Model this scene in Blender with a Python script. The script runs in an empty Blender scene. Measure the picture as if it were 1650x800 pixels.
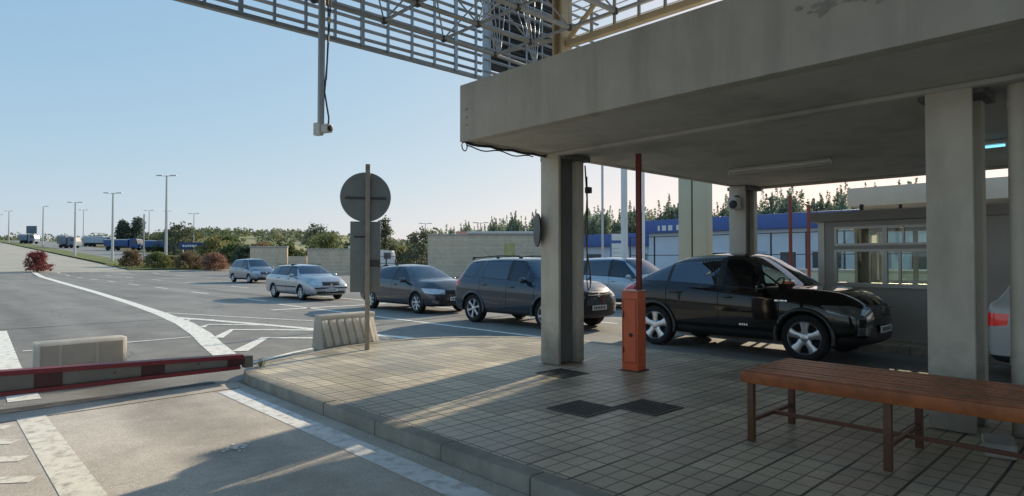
import bpy, bmesh, math, random
from math import radians as R, sin, cos, pi, tan
from mathutils import Vector, Matrix
random.seed(7)
SC = bpy.context.scene
COL = SC.collection

# ------------------------------------------------------------------ materials
MATS = {}
def nd(nt, typ, **kw):
    n = nt.nodes.new(typ)
    for k, v in kw.items():
        if k in n.inputs: n.inputs[k].default_value = v
        else: setattr(n, k, v)
    return n
def mat(name, col, rough=.6, metal=0., var=.12, scale=3., bump=0., bscale=40., spec=.5, coat=0., detail=4., dirt=None, dscale=.7, damt=.5, emit=None, estr=0., streak=0., foot=None):
    """Principled material whose base colour is broken up by world-space noise."""
    if name in MATS: return MATS[name]
    m = bpy.data.materials.new(name); m.use_nodes = True
    nt = m.node_tree; L = nt.links
    b = nt.nodes['Principled BSDF']
    b.inputs['Roughness'].default_value = rough
    b.inputs['Metallic'].default_value = metal
    b.inputs['Specular IOR Level'].default_value = spec
    b.inputs['Coat Weight'].default_value = coat
    b.inputs['Coat Roughness'].default_value = .04
    geo = nd(nt, 'ShaderNodeNewGeometry')
    n1 = nd(nt, 'ShaderNodeTexNoise', Scale=scale, Detail=detail, Roughness=.62)
    L.new(geo.outputs['Position'], n1.inputs['Vector'])
    mr = nd(nt, 'ShaderNodeMapRange'); mr.inputs[1].default_value = .25; mr.inputs[2].default_value = .75
    mr.inputs[3].default_value = 1 - var; mr.inputs[4].default_value = 1 + var
    L.new(n1.outputs['Fac'], mr.inputs[0])
    mx = nd(nt, 'ShaderNodeVectorMath', operation='SCALE')
    mx.inputs[0].default_value = col[:3]
    L.new(mr.outputs[0], mx.inputs['Scale'])
    out = mx.outputs[0]
    if dirt:
        n2 = nd(nt, 'ShaderNodeTexNoise', Scale=dscale, Detail=5., Roughness=.65)
        src = geo.outputs['Position']
        if streak:
            mp = nd(nt, 'ShaderNodeMapping'); mp.inputs['Scale'].default_value = (1, 1, streak)
            L.new(src, mp.inputs[0]); src = mp.outputs[0]
        L.new(src, n2.inputs['Vector'])
        m2 = nd(nt, 'ShaderNodeMapRange'); m2.inputs[1].default_value = .48; m2.inputs[2].default_value = .72
        m2.inputs[3].default_value = 0; m2.inputs[4].default_value = damt
        L.new(n2.outputs['Fac'], m2.inputs[0])
        mm = nd(nt, 'ShaderNodeMix', data_type='RGBA')
        L.new(m2.outputs[0], mm.inputs['Factor']); L.new(out, mm.inputs['A']); mm.inputs['B'].default_value = (*dirt, 1)
        out = mm.outputs['Result']
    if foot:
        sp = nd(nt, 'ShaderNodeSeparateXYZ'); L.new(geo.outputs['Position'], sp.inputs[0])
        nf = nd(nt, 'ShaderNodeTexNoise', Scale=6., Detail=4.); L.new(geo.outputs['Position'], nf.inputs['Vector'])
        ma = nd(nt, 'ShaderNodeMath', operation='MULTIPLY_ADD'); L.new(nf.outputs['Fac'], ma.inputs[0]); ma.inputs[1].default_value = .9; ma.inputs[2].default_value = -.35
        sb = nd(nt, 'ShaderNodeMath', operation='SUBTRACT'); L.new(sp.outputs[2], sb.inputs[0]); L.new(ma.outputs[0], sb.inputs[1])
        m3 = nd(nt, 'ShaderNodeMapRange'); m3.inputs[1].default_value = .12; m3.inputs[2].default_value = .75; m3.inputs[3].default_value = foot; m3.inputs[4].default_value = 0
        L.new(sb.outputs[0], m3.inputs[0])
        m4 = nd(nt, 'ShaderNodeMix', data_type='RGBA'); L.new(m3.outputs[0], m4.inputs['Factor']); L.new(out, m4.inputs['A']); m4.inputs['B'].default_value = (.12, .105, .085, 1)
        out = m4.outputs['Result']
    L.new(out, b.inputs['Base Color'])
    if bump:
        n3 = nd(nt, 'ShaderNodeTexNoise', Scale=bscale, Detail=3.)
        L.new(geo.outputs['Position'], n3.inputs['Vector'])
        bp = nd(nt, 'ShaderNodeBump', Strength=bump, Distance=.01)
        L.new(n3.outputs['Fac'], bp.inputs['Height']); L.new(bp.outputs[0], b.inputs['Normal'])
    if emit:
        b.inputs['Emission Color'].default_value = (*emit, 1); b.inputs['Emission Strength'].default_value = estr
    MATS[name] = m
    return m

def glass_mat(name, tint, refl=1.45, rough=.02):
    if name in MATS: return MATS[name]
    m = bpy.data.materials.new(name); m.use_nodes = True
    nt = m.node_tree; nt.nodes.clear(); L = nt.links
    o = nd(nt, 'ShaderNodeOutputMaterial')
    t = nd(nt, 'ShaderNodeBsdfTransparent'); t.inputs[0].default_value = (*tint, 1)
    g = nd(nt, 'ShaderNodeBsdfGlossy'); g.inputs['Roughness'].default_value = rough; g.inputs[0].default_value = (.74, .86, 1, 1)
    f = nd(nt, 'ShaderNodeFresnel', IOR=refl)
    geo = nd(nt, 'ShaderNodeNewGeometry')
    n1 = nd(nt, 'ShaderNodeTexNoise', Scale=1.5, Detail=2.)
    L.new(geo.outputs['Position'], n1.inputs['Vector'])
    bp = nd(nt, 'ShaderNodeBump', Strength=.012, Distance=.05)
    L.new(n1.outputs['Fac'], bp.inputs['Height']); L.new(bp.outputs[0], g.inputs['Normal'])
    mx = nd(nt, 'ShaderNodeMixShader')
    L.new(f.outputs[0], mx.inputs[0]); L.new(t.outputs[0], mx.inputs[1]); L.new(g.outputs[0], mx.inputs[2])
    L.new(mx.outputs[0], o.inputs[0])
    MATS[name] = m
    return m

# ------------------------------------------------------------------ mesh helpers
class MB:
    def __init__(s): s.bm = bmesh.new()
    def box(s, c, d, rz=0., bev=0., rot=None, mi=0):
        M = Matrix.Translation(Vector(c)) @ (rot.to_4x4() if rot else Matrix.Rotation(rz, 4, 'Z')) @ Matrix.Diagonal((d[0], d[1], d[2], 1))
        r = bmesh.ops.create_cube(s.bm, size=1, matrix=M)
        if bev:
            es = list({e for v in r['verts'] for e in v.link_edges})
            g = bmesh.ops.bevel(s.bm, geom=es, offset=bev, segments=2, affect='EDGES', profile=.6)
            fs = g['faces']
        if mi:
            for f in {f for v in r['verts'] if v.is_valid for f in v.link_faces}: f.material_index = mi
        return s
    def bx(s, x0, x1, y0, y1, z0, z1, bev=0., mi=0):
        return s.box(((x0+x1)/2, (y0+y1)/2, (z0+z1)/2), (abs(x1-x0), abs(y1-y0), abs(z1-z0)), bev=bev, mi=mi)
    def bar(s, a, b, w, h, up=(0, 0, 1)):
        """rectangular bar from a to b, w across, h along up"""
        a = Vector(a); b = Vector(b); d = (b-a); l = d.length; d.normalize()
        up = Vector(up)
        if abs(d.dot(up)) > .99: up = Vector((0, 1, 0))
        x = up.cross(d).normalized(); z = d.cross(x)
        rot = Matrix((x, d, z)).transposed()
        return s.box((a+b)/2, (w, l, h), rot=rot)
    def tube(s, pts, r, seg=10, caps=True, radii=None):
        pts = [Vector(p) for p in pts]; rings = []
        n = len(pts)
        for i, p in enumerate(pts):
            d = (pts[min(i+1, n-1)] - pts[max(i-1, 0)])
            if d.length < 1e-9: d = Vector((0, 0, 1))
            d.normalize()
            u = Vector((0, 0, 1)) if abs(d.z) < .9 else Vector((1, 0, 0))
            x = u.cross(d).normalized(); y = d.cross(x)
            rr = radii[i] if radii else r
            rings.append([s.bm.verts.new(p + x*rr*cos(2*pi*k/seg) + y*rr*sin(2*pi*k/seg)) for k in range(seg)])
        for a, b in zip(rings, rings[1:]):
            for k in range(seg):
                s.bm.faces.new((a[k], a[(k+1) % seg], b[(k+1) % seg], b[k]))
        if caps:
            s.bm.faces.new(rings[0][::-1]); s.bm.faces.new(rings[-1])
        return s
    def lathe(s, prof, seg=24, M=None, closed=False, mi=0):
        """profile [(r,z)] turned about z"""
        M = M or Matrix.Identity(4); rings = []
        for r, z in prof:
            if r < 1e-6: rings.append([s.bm.verts.new(M @ Vector((0, 0, z)))])
            else: rings.append([s.bm.verts.new(M @ Vector((r*cos(2*pi*k/seg), r*sin(2*pi*k/seg), z))) for k in range(seg)])
        prs = list(zip(rings, rings[1:]))
        if closed: prs.append((rings[-1], rings[0]))
        for a, b in prs:
            for k in range(seg):
                k2 = (k+1) % seg
                if len(a) == 1 and len(b) == 1: continue
                if len(a) == 1: f = s.bm.faces.new((a[0], b[k2], b[k]))
                elif len(b) == 1: f = s.bm.faces.new((a[k], a[k2], b[0]))
                else: f = s.bm.faces.new((a[k], a[k2], b[k2], b[k]))
                f.material_index = mi
        return s
    def prism(s, poly, z0, z1, M=None, mi=0):
        M = M or Matrix.Identity(4)
        a = [s.bm.verts.new(M @ Vector((x, y, z0))) for x, y in poly]
        b = [s.bm.verts.new(M @ Vector((x, y, z1))) for x, y in poly]
        n = len(poly); fs = [s.bm.faces.new(a[::-1]), s.bm.faces.new(b)]
        for i in range(n): fs.append(s.bm.faces.new((a[i], a[(i+1) % n], b[(i+1) % n], b[i])))
        for f in fs: f.material_index = mi
        return s
    def quad(s, pts, mi=0):
        f = s.bm.faces.new([s.bm.verts.new(Vector(p)) for p in pts]); f.material_index = mi
        return s
    def build(s, name, m=None, parent=None, ang=35., recalc=True, loc=None):
        me = bpy.data.meshes.new(name)
        if recalc: bmesh.ops.recalc_face_normals(s.bm, faces=s.bm.faces)
        s.bm.to_mesh(me); s.bm.free()
        for mm in (m if isinstance(m, (list, tuple)) else [m]):
            if mm: me.materials.append(mm)
        if ang:
            me.shade_smooth()
            try: me.set_sharp_from_angle(angle=R(ang))
            except Exception: pass
        o = bpy.data.objects.new(name, me); COL.objects.link(o)
        if parent: o.parent = parent
        if loc: o.location = loc
        return o

def tag(o, label=None, cat=None, group=None, kind=None):
    if label: o['label'] = label
    if cat: o['category'] = cat
    if group: o['group'] = group
    if kind: o['kind'] = kind
    return o
def thing(name, label, cat, loc=(0, 0, 0), rz=0., group=None):
    o = bpy.data.objects.new(name, None); COL.objects.link(o)
    o.location = loc; o.rotation_euler = (0, 0, rz); o.empty_display_size = .2
    return tag(o, label, cat, group)
def copy_tree(o, parent=None, loc=None, rz=None, label=None, sc=None):
    c = o.copy(); COL.objects.link(c)
    if parent: c.parent = parent
    for ch in list(o.children): copy_tree(ch, c)
    if loc is not None: c.location = loc
    if rz is not None: c.rotation_euler = (0, 0, rz)
    if sc is not None: c.scale = sc
    if label: c['label'] = label
    return c

# ------------------------------------------------------------------ terrain
def sstep(a, b, x):
    t = max(0., min(1., (x-a)/(b-a))); return t*t*(3-2*t)
def gz(x, y):
    """ground height: level plaza, then the approach road climbs away to the north"""
    if y < 70: return 0.
    r = y-75
    h = .039*r if r > 8 else .039*8*((max(0, r+5)/13.)**2)
    h = min(h, 9.2)
    f = 1 - sstep(.42, .95, x/max(y, 1))
    return h*f
# ------------------------------------------------------------------ palette
M_conc = mat('concrete_painted', (.49, .452, .388), .8, var=.12, scale=1.6, dirt=(.24, .22, .19), dscale=2.4, damt=.5, bump=.15, bscale=60, streak=.12)
M_conc_soffit = mat('concrete_soffit', (.56, .54, .49), .85, var=.10, scale=2., dirt=(.2, .2, .19), dscale=.9, damt=.5)
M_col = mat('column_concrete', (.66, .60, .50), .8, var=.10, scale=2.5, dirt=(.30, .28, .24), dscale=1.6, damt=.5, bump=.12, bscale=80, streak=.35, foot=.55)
M_col_dark = mat('recess_shade_and_cap', (.16, .16, .15), .75, var=.1, scale=3.)  # dark tone stands for shade in the column recess; also the cap's colour
M_kerb = mat('kerb_stone', (.34, .315, .265), .85, var=.22, scale=5., dirt=(.14, .13, .11), dscale=1.4, damt=.6, bump=.4, bscale=45)
M_white_line = mat('road_paint', (.92, .88, .78), .75, var=.1, scale=6., dirt=(.34, .32, .28), dscale=9., damt=.9, bump=.2)
M_white_line2 = mat('road_paint_bluish', (.90, .90, .89), .75, var=.1, scale=6., dirt=(.40, .39, .37), dscale=8., damt=.9, bump=.2)
M_steel = mat('galvanised_steel', (.36, .38, .40), .45, .6, var=.1, scale=6.)
M_slat = mat('louvre_slat', (.40, .43, .46), .5, .3, var=.08, scale=4.)
M_slat_dark = mat('louvre_dark', (.075, .08, .085), .6, .2, var=.12)
M_beige = mat('beige_steel', (.50, .40, .25), .5, .1, var=.1, scale=5., dirt=(.3, .2, .1), dscale=3., damt=.5)
M_darksteel = mat('dark_steel', (.06, .06, .06), .5, .3)
M_tube = mat('frame_tube', (.30, .31, .31), .5, .3, var=.15, scale=6.)
M_cam_white = mat('camera_white', (.62, .63, .62), .45, var=.05)
M_black = mat('black_plastic', (.012, .012, .013), .45, var=.1)
M_rubber = mat('tyre_rubber', (.016, .016, .017), .85, var=.2, scale=12.)
M_sign_back = mat('sign_back_grey', (.21, .23, .235), .55, .35, var=.12, scale=2.5, dirt=(.15, .16, .16), dscale=3., damt=.5)
M_post = mat('sign_post_steel', (.33, .29, .24), .5, .35, var=.18, scale=7.)
M_red = mat('boom_red', (.18, .013, .022), .5, var=.18, scale=5., dirt=(.12, .012, .015), dscale=4., damt=.5)
M_web = mat('boom_grey', (.17, .165, .15), .6, .1, var=.15, scale=5.)
M_red_dark = mat('boom_dark_red', (.05, .007, .010), .5, var=.2, scale=6.)
M_orange = mat('cabinet_orange', (.78, .15, .06), .45, var=.08, scale=3., dirt=(.40, .08, .035), dscale=2., damt=.4)
M_arm_red = mat('arm_red', (.20, .035, .03), .5, var=.15, scale=6.)
M_wood = mat('bench_wood', (.40, .115, .032), .42, var=.35, scale=9., dirt=(.18, .045, .016), dscale=5., damt=.6, coat=.05)
M_leg = mat('bench_leg', (.145, .062, .035), .45, .1, var=.15, scale=8.)
M_iron = mat('cast_iron', (.075, .073, .07), .55, .5, var=.3, scale=30., bump=.8, bscale=70)
M_alu = mat('aluminium_frame', (.55, .55, .52), .4, .5, var=.06)
M_booth = mat('booth_panel', (.42, .42, .40), .5, .1, var=.08, scale=2.)
M_booth_roof = mat('booth_roof', (.34, .33, .31), .6, var=.08)
M_cream = mat('cream_paint', (.62, .58, .42), .6, var=.06, scale=2.)
M_wall = mat('stone_wall', (.66, .52, .375), .85, var=.15, scale=2.5, dirt=(.44, .35, .26), dscale=.8, damt=.5)
M_lamp = mat('lamp_pole', (.50, .52, .53), .5, .3, var=.06)
M_bark = mat('bark', (.10, .075, .05), .9, var=.3, scale=8.)
M_blue = mat('blue_cladding', (.07, .13, .36), .45, .1, var=.08, scale=1.)
M_bwall = mat('pale_blue_wall', (.60, .66, .74), .6, var=.06, scale=1.)
M_bwin = mat('dark_window', (.05, .07, .10), .15, var=.2, scale=1.)
M_truckblue = mat('truck_blue', (.03, .09, .24), .5, var=.15, scale=.8)
M_white = mat('white_paint', (.72, .73, .72), .5, var=.05)
M_gantry = mat('gantry_sign', (.10, .15, .19), .6, var=.1)
M_seat = mat('car_seat', (.035, .035, .038), .8, var=.15, scale=6.)
M_skin = mat('skin', (.45, .27, .19), .6, var=.06)
M_gap = mat('panel_gap', (.004, .004, .004), .8)
M_chrome = mat('chrome', (.75, .76, .78), .12, 1., var=.03)
M_alloy = mat('alloy_silver', (.62, .63, .65), .28, .85, var=.05)
M_brake = mat('wheel_well_dark', (.008, .008, .008), .8)
M_plate = mat('number_plate', (.68, .69, .66), .5, var=.04)
M_head = mat('headlamp_glass', (.55, .58, .6), .08, .3, var=.3, scale=14., coat=1.)
M_head_dark = mat('headlamp_dark', (.16, .17, .175), .08, .4, var=.5, scale=10., coat=1.)
M_tail = mat('tail_lamp', (.42, .012, .015), .12, var=.2, scale=14., coat=1., emit=(1, .02, .02), estr=.05)
M_tail_on = mat('tail_lamp_bright', (.5, .012, .018), .12, var=.5, scale=22., coat=1., emit=(1, .03, .03), estr=.12)
G_dark = glass_mat('glass_tinted', (.04, .06, .075), 2.2)
G_clear = glass_mat('glass_clear', (.78, .84, .82), 1.6)
G_screen = glass_mat('glass_windscreen', (.80, .86, .83), 2.4)
G_mid = glass_mat('glass_mid', (.42, .48, .50), 1.8)
G_booth = glass_mat('glass_booth', (.93, .95, .90), 1.45)

def asphalt(name, c0, c1, crk=.38):
    m = bpy.data.materials.new(name); m.use_nodes = True; nt = m.node_tree; L = nt.links
    b = nt.nodes['Principled BSDF']; b.inputs['Roughness'].default_value = .82; b.inputs['Specular IOR Level'].default_value = .35
    geo = nd(nt, 'ShaderNodeNewGeometry'); P = geo.outputs['Position']
    big = nd(nt, 'ShaderNodeTexNoise', Scale=.22, Detail=6., Roughness=.6)
    mid = nd(nt, 'ShaderNodeTexNoise', Scale=2.2, Detail=5., Roughness=.7)
    fine = nd(nt, 'ShaderNodeTexNoise', Scale=120., Detail=2.)
    mp = nd(nt, 'ShaderNodeMapping'); mp.inputs['Scale'].default_value = (1.1, .12, 1); L.new(P, mp.inputs[0])
    trk = nd(nt, 'ShaderNodeTexNoise', Scale=.8, Detail=4.); L.new(mp.outputs[0], trk.inputs['Vector'])
    for n in (big, mid, fine): L.new(P, n.inputs['Vector'])
    cr = nd(nt, 'ShaderNodeValToRGB'); L.new(big.outputs['Fac'], cr.inputs[0])
    cr.color_ramp.elements[0].position = .32; cr.color_ramp.elements[0].color = (*c0, 1)
    cr.color_ramp.elements[1].position = .68; cr.color_ramp.elements[1].color = (*c1, 1)
    def mul(c, fac, lo, hi, a=.3, bb=.7):
        r = nd(nt, 'ShaderNodeMapRange'); r.inputs[1].default_value = a; r.inputs[2].default_value = bb
        r.inputs[3].default_value = lo; r.inputs[4].default_value = hi; L.new(fac, r.inputs[0])
        v = nd(nt, 'ShaderNodeVectorMath', operation='SCALE'); L.new(c, v.inputs[0]); L.new(r.outputs[0], v.inputs['Scale']); return v.outputs[0]
    c = mul(cr.outputs[0], mid.outputs['Fac'], .84, 1.14)
    c = mul(c, trk.outputs['Fac'], .80, 1.15)
    sx = nd(nt, 'ShaderNodeSeparateXYZ'); L.new(P, sx.inputs[0])
    ol = nd(nt, 'ShaderNodeTexNoise', Scale=1.7, Detail=5., Roughness=.75); L.new(P, ol.inputs['Vector'])
    for lane in (10.95, 16.9, -1.2, 1.9):      # oil drips along the middle of each lane
        d = nd(nt, 'ShaderNodeMath', operation='SUBTRACT'); L.new(sx.outputs[0], d.inputs[0]); d.inputs[1].default_value = lane
        a = nd(nt, 'ShaderNodeMath', operation='ABSOLUTE'); L.new(d.outputs[0], a.inputs[0])
        r = nd(nt, 'ShaderNodeMapRange'); r.inputs[1].default_value = .1; r.inputs[2].default_value = .75; r.inputs[3].default_value = .55; r.inputs[4].default_value = 0; L.new(a.outputs[0], r.inputs[0])
        q = nd(nt, 'ShaderNodeMath', operation='MULTIPLY'); L.new(r.outputs[0], q.inputs[0]); L.new(ol.outputs['Fac'], q.inputs[1])
        c = mul(c, q.outputs[0], 1., .62, .10, .40)
    c = mul(c, fine.outputs['Fac'], .74, 1.28)
    fine2 = nd(nt, 'ShaderNodeTexNoise', Scale=34., Detail=3., Roughness=.8); L.new(P, fine2.inputs['Vector']); c = mul(c, fine2.outputs['Fac'], .86, 1.14)
    # hairline cracks: voronoi cell edges, only where a mask allows
    vo = nd(nt, 'ShaderNodeTexVoronoi', feature='DISTANCE_TO_EDGE', Scale=.33); 
    wb = nd(nt, 'ShaderNodeTexNoise', Scale=1.5, Detail=4.); L.new(P, wb.inputs['Vector'])
    ad = nd(nt, 'ShaderNodeMix', data_type='RGBA', blend_type='LINEAR_LIGHT'); ad.inputs['Factor'].default_value = .35
    L.new(P, ad.inputs['A']); L.new(wb.outputs['Color'], ad.inputs['B']); L.new(ad.outputs['Result'], vo.inputs['Vector'])
    c = mul(c, vo.outputs['Distance'], 1.-crk, 1., .0, .006)
    L.new(c, b.inputs['Base Color'])
    bp = nd(nt, 'ShaderNodeBump', Strength=.5, Distance=.006); L.new(fine.outputs['Fac'], bp.inputs['Height']); L.new(bp.outputs[0], b.inputs['Normal'])
    return m
M_asphalt = asphalt('asphalt', (.225, .214, .194), (.305, .288, .258))

def paving():
    """40 cm slabs, each scored 4 x 4, joints stronger along x"""
    m = bpy.data.materials.new('paving_slabs'); m.use_nodes = True; nt = m.node_tree; L = nt.links
    b = nt.nodes['Principled BSDF']
    geo = nd(nt, 'ShaderNodeNewGeometry'); P = geo.outputs['Position']
    sep = nd(nt, 'ShaderNodeSeparateXYZ'); L.new(P, sep.inputs[0])
    def m_(op, a, bb=None):
        n = nd(nt, 'ShaderNodeMath', operation=op)
        for i, v in enumerate((a, bb)):
            if v is None: continue
            if isinstance(v, (int, float)): n.inputs[i].default_value = v
            else: L.new(v, n.inputs[i])
        return n.outputs[0]
    wob = nd(nt, 'ShaderNodeTexNoise', Scale=1.2, Detail=2.); L.new(P, wob.inputs['Vector'])
    w = m_('MULTIPLY', m_('SUBTRACT', wob.outputs['Fac'], .5), .02)
    X = m_('ADD', sep.outputs[0], w); Y = m_('ADD', sep.outputs[1], w)
    def joint(v, per, wid):
        t = m_('FRACT', m_('DIVIDE', v, per))
        d = m_('MULTIPLY', m_('MINIMUM', t, m_('SUBTRACT', 1., t)), per)
        r = nd(nt, 'ShaderNodeMapRange'); r.inputs[1].default_value = wid*.45; r.inputs[2].default_value = wid
        r.inputs[3].default_value = 1; r.inputs[4].default_value = 0; L.new(d, r.inputs[0]); return r.outputs[0]
    jy = joint(Y, .4, .014); jx = joint(X, .4, .010)
    gy = joint(Y, .13333, .010); gx = joint(X, .2, .011)
    big = m_('MAXIMUM', jy, m_('MULTIPLY', jx, .9)); small = m_('MAXIMUM', m_('MULTIPLY', gy, .68), m_('MULTIPLY', gx, .62))
    jj = m_('MAXIMUM', big, m_('MULTIPLY', small, 1.))
    cell = nd(nt, 'ShaderNodeCombineXYZ')
    L.new(m_('FLOOR', m_('DIVIDE', X, .4)), cell.inputs[0]); L.new(m_('FLOOR', m_('DIVIDE', Y, .4)), cell.inputs[1])
    wn = nd(nt, 'ShaderNodeTexWhiteNoise'); L.new(cell.outputs[0], wn.inputs['Vector'])
    cr = nd(nt, 'ShaderNodeValToRGB'); L.new(wn.outputs['Value'], cr.inputs[0])
    e = cr.color_ramp.elements
    e[0].position = 0; e[0].color = (.45, .39, .285, 1); e[1].position = 1; e[1].color = (.68, .585, .43, 1)
    st = nd(nt, 'ShaderNodeTexNoise', Scale=.9, Detail=6., Roughness=.68); L.new(P, st.inputs['Vector'])
    sr = nd(nt, 'ShaderNodeMapRange'); sr.inputs[1].default_value = .3; sr.inputs[2].default_value = .7; sr.inputs[3].default_value = .62; sr.inputs[4].default_value = 1.26
    L.new(st.outputs['Fac'], sr.inputs[0])
    fn = nd(nt, 'ShaderNodeTexNoise', Scale=55., Detail=3.); L.new(P, fn.inputs['Vector'])
    fr = nd(nt, 'ShaderNodeMapRange'); fr.inputs[3].default_value = .8; fr.inputs[4].default_value = 1.2; L.new(fn.outputs['Fac'], fr.inputs[0])
    v = nd(nt, 'ShaderNodeVectorMath', operation='SCALE'); L.new(cr.outputs[0], v.inputs[0]); L.new(m_('MULTIPLY', sr.outputs[0], fr.outputs[0]), v.inputs['Scale'])
    mx = nd(nt, 'ShaderNodeMix', data_type='RGBA'); L.new(m_('MULTIPLY', jj, .94), mx.inputs['Factor']); L.new(v.outputs[0], mx.inputs['A']); mx.inputs['B'].default_value = (.03, .027, .023, 1)
    L.new(mx.outputs['Result'], b.inputs['Base Color'])
    rr = nd(nt, 'ShaderNodeMapRange'); rr.inputs[1].default_value = .35; rr.inputs[2].default_value = .65; rr.inputs[3].default_value = .34; rr.inputs[4].default_value = .6; b.inputs['Specular IOR Level'].default_value = .34
    L.new(st.outputs['Fac'], rr.inputs[0]); L.new(rr.outputs[0], b.inputs['Roughness'])
    bp = nd(nt, 'ShaderNodeBump', Strength=.6, Distance=.004, invert=True); L.new(jj, bp.inputs['Height'])
    b2 = nd(nt, 'ShaderNodeBump', Strength=.15, Distance=.004); L.new(fn.outputs['Fac'], b2.inputs['Height']); L.new(bp.outputs[0], b2.inputs['Normal'])
    L.new(b2.outputs[0], b.inputs['Normal'])
    return m
M_paving = paving()

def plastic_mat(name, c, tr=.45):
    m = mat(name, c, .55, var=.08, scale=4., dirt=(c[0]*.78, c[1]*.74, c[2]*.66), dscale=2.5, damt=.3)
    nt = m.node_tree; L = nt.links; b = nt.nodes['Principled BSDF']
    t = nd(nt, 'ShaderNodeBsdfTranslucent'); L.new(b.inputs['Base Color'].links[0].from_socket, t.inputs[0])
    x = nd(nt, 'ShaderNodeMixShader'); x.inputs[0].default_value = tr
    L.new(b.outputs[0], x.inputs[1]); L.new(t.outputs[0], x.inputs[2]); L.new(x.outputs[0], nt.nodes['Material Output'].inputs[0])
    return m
def ramp_noise(name, scale, stops, rough=.9, bump=0.):
    m = bpy.data.materials.new(name); m.use_nodes = True; nt = m.node_tree; L = nt.links
    b = nt.nodes['Principled BSDF']; b.inputs['Roughness'].default_value = rough; b.inputs['Specular IOR Level'].default_value = .2
    geo = nd(nt, 'ShaderNodeNewGeometry')
    n = nd(nt, 'ShaderNodeTexNoise', Scale=scale, Detail=6., Roughness=.65); L.new(geo.outputs['Position'], n.inputs['Vector'])
    cr = nd(nt, 'ShaderNodeValToRGB'); L.new(n.outputs['Fac'], cr.inputs[0])
    while len(cr.color_ramp.elements) < len(stops): cr.color_ramp.elements.new(.5)
    for e, (p, c) in zip(cr.color_ramp.elements, stops): e.position = p; e.color = (*c, 1)
    L.new(cr.outputs[0], b.inputs['Base Color'])
    return m
M_ground = ramp_noise('dry_ground', .09, [(.3, (.12, .125, .055)), (.5, (.20, .185, .095)), (.7, (.27, .235, .14))])
M_verge = ramp_noise('verge_grass', .5, [(.3, (.11, .14, .05)), (.5, (.18, .20, .08)), (.72, (.32, .29, .15))])
M_hill = ramp_noise('hill_field', .012, [(.38, (.13, .16, .07)), (.48, (.20, .21, .09)), (.54, (.42, .38, .20)), (.7, (.17, .19, .08))])
M_barrier_w = plastic_mat('barrier_white_plastic', (.96, .94, .90), .72)
M_barrier_in = plastic_mat('barrier_panel_shade', (.64, .59, .52), .3)  # darkened so the backlit frame looks brighter than the panel
M_barrier_rec = plastic_mat('barrier_recess_shade', (.66, .60, .50), .35)  # darker copy of the plastic, paints the shadow between the ribs
M_blind = plastic_mat('blind_cream', (.96, .95, .92), .6)
M_conroad = ramp_noise('concrete_road', .25, [(.3, (.40, .37, .30)), (.7, (.52, .48, .40))])
M_conroad2 = ramp_noise('grey_road', .25, [(.3, (.24, .24, .23)), (.7, (.32, .31, .29))])

def leaf_mat(name, a, b2, c):
    m = bpy.data.materials.new(name); m.use_nodes = True; nt = m.node_tree; L = nt.links
    b = nt.nodes['Principled BSDF']; b.inputs['Roughness'].default_value = .65; b.inputs['Specular IOR Level'].default_value = .25
    geo = nd(nt, 'ShaderNodeNewGeometry'); oi = nd(nt, 'ShaderNodeObjectInfo')
    n = nd(nt, 'ShaderNodeTexNoise', Scale=1.3, Detail=4., Roughness=.7); L.new(geo.outputs['Position'], n.inputs['Vector'])
    ad = nd(nt, 'ShaderNodeMath', operation='MULTIPLY_ADD'); L.new(oi.outputs['Random'], ad.inputs[0]); ad.inputs[1].default_value = .24; ad.inputs[2].default_value = -.12
    a2 = nd(nt, 'ShaderNodeMath', operation='ADD'); L.new(ad.outputs[0], a2.inputs[0]); L.new(n.outputs['Fac'], a2.inputs[1])
    cr = nd(nt, 'ShaderNodeValToRGB'); L.new(a2.outputs[0], cr.inputs[0])
    e = cr.color_ramp.elements; e.new(.5)
    for el, (p, cc) in zip(e, ((.3, a), (.5, b2), (.72, c))): el.position = p; el.color = (*cc, 1)
    L.new(cr.outputs[0], b.inputs['Base Color'])
    b.inputs['Subsurface Weight'].default_value = 0
    tr = nd(nt, 'ShaderNodeBsdfTranslucent'); L.new(cr.outputs[0], tr.inputs[0])
    ms = nd(nt, 'ShaderNodeMixShader'); ms.inputs[0].default_value = .5
    L.new(b.outputs[0], ms.inputs[1]); L.new(tr.outputs[0], ms.inputs[2]); L.new(ms.outputs[0], nt.nodes['Material Output'].inputs[0])
    return m
M_leaf = leaf_mat('leaf_green', (.08, .11, .042), (.145, .18, .07), (.23, .24, .11))  # tree greens lightened to stand in for distance haze
M_leaf_dark = leaf_mat('leaf_conifer', (.08, .11, .08), (.13, .155, .10), (.19, .20, .13))
M_hazy = leaf_mat('leaf_hazy', (.11, .14, .11), (.15, .18, .135), (.20, .22, .16))
M_leaf_row = leaf_mat('leaf_cypress_haze', (.23, .28, .20), (.31, .36, .26), (.38, .42, .30))  # distance haze put into the row's leaf colour
M_leaf_pale = leaf_mat('leaf_pale', (.13, .15, .05), (.24, .23, .09), (.36, .32, .15))
M_flower = leaf_mat('leaf_red_flower', (.22, .12, .09), (.36, .20, .15), (.45, .30, .22))
M_flower2 = leaf_mat('leaf_crimson', (.22, .07, .07), (.36, .115, .11), (.44, .22, .19))
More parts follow.
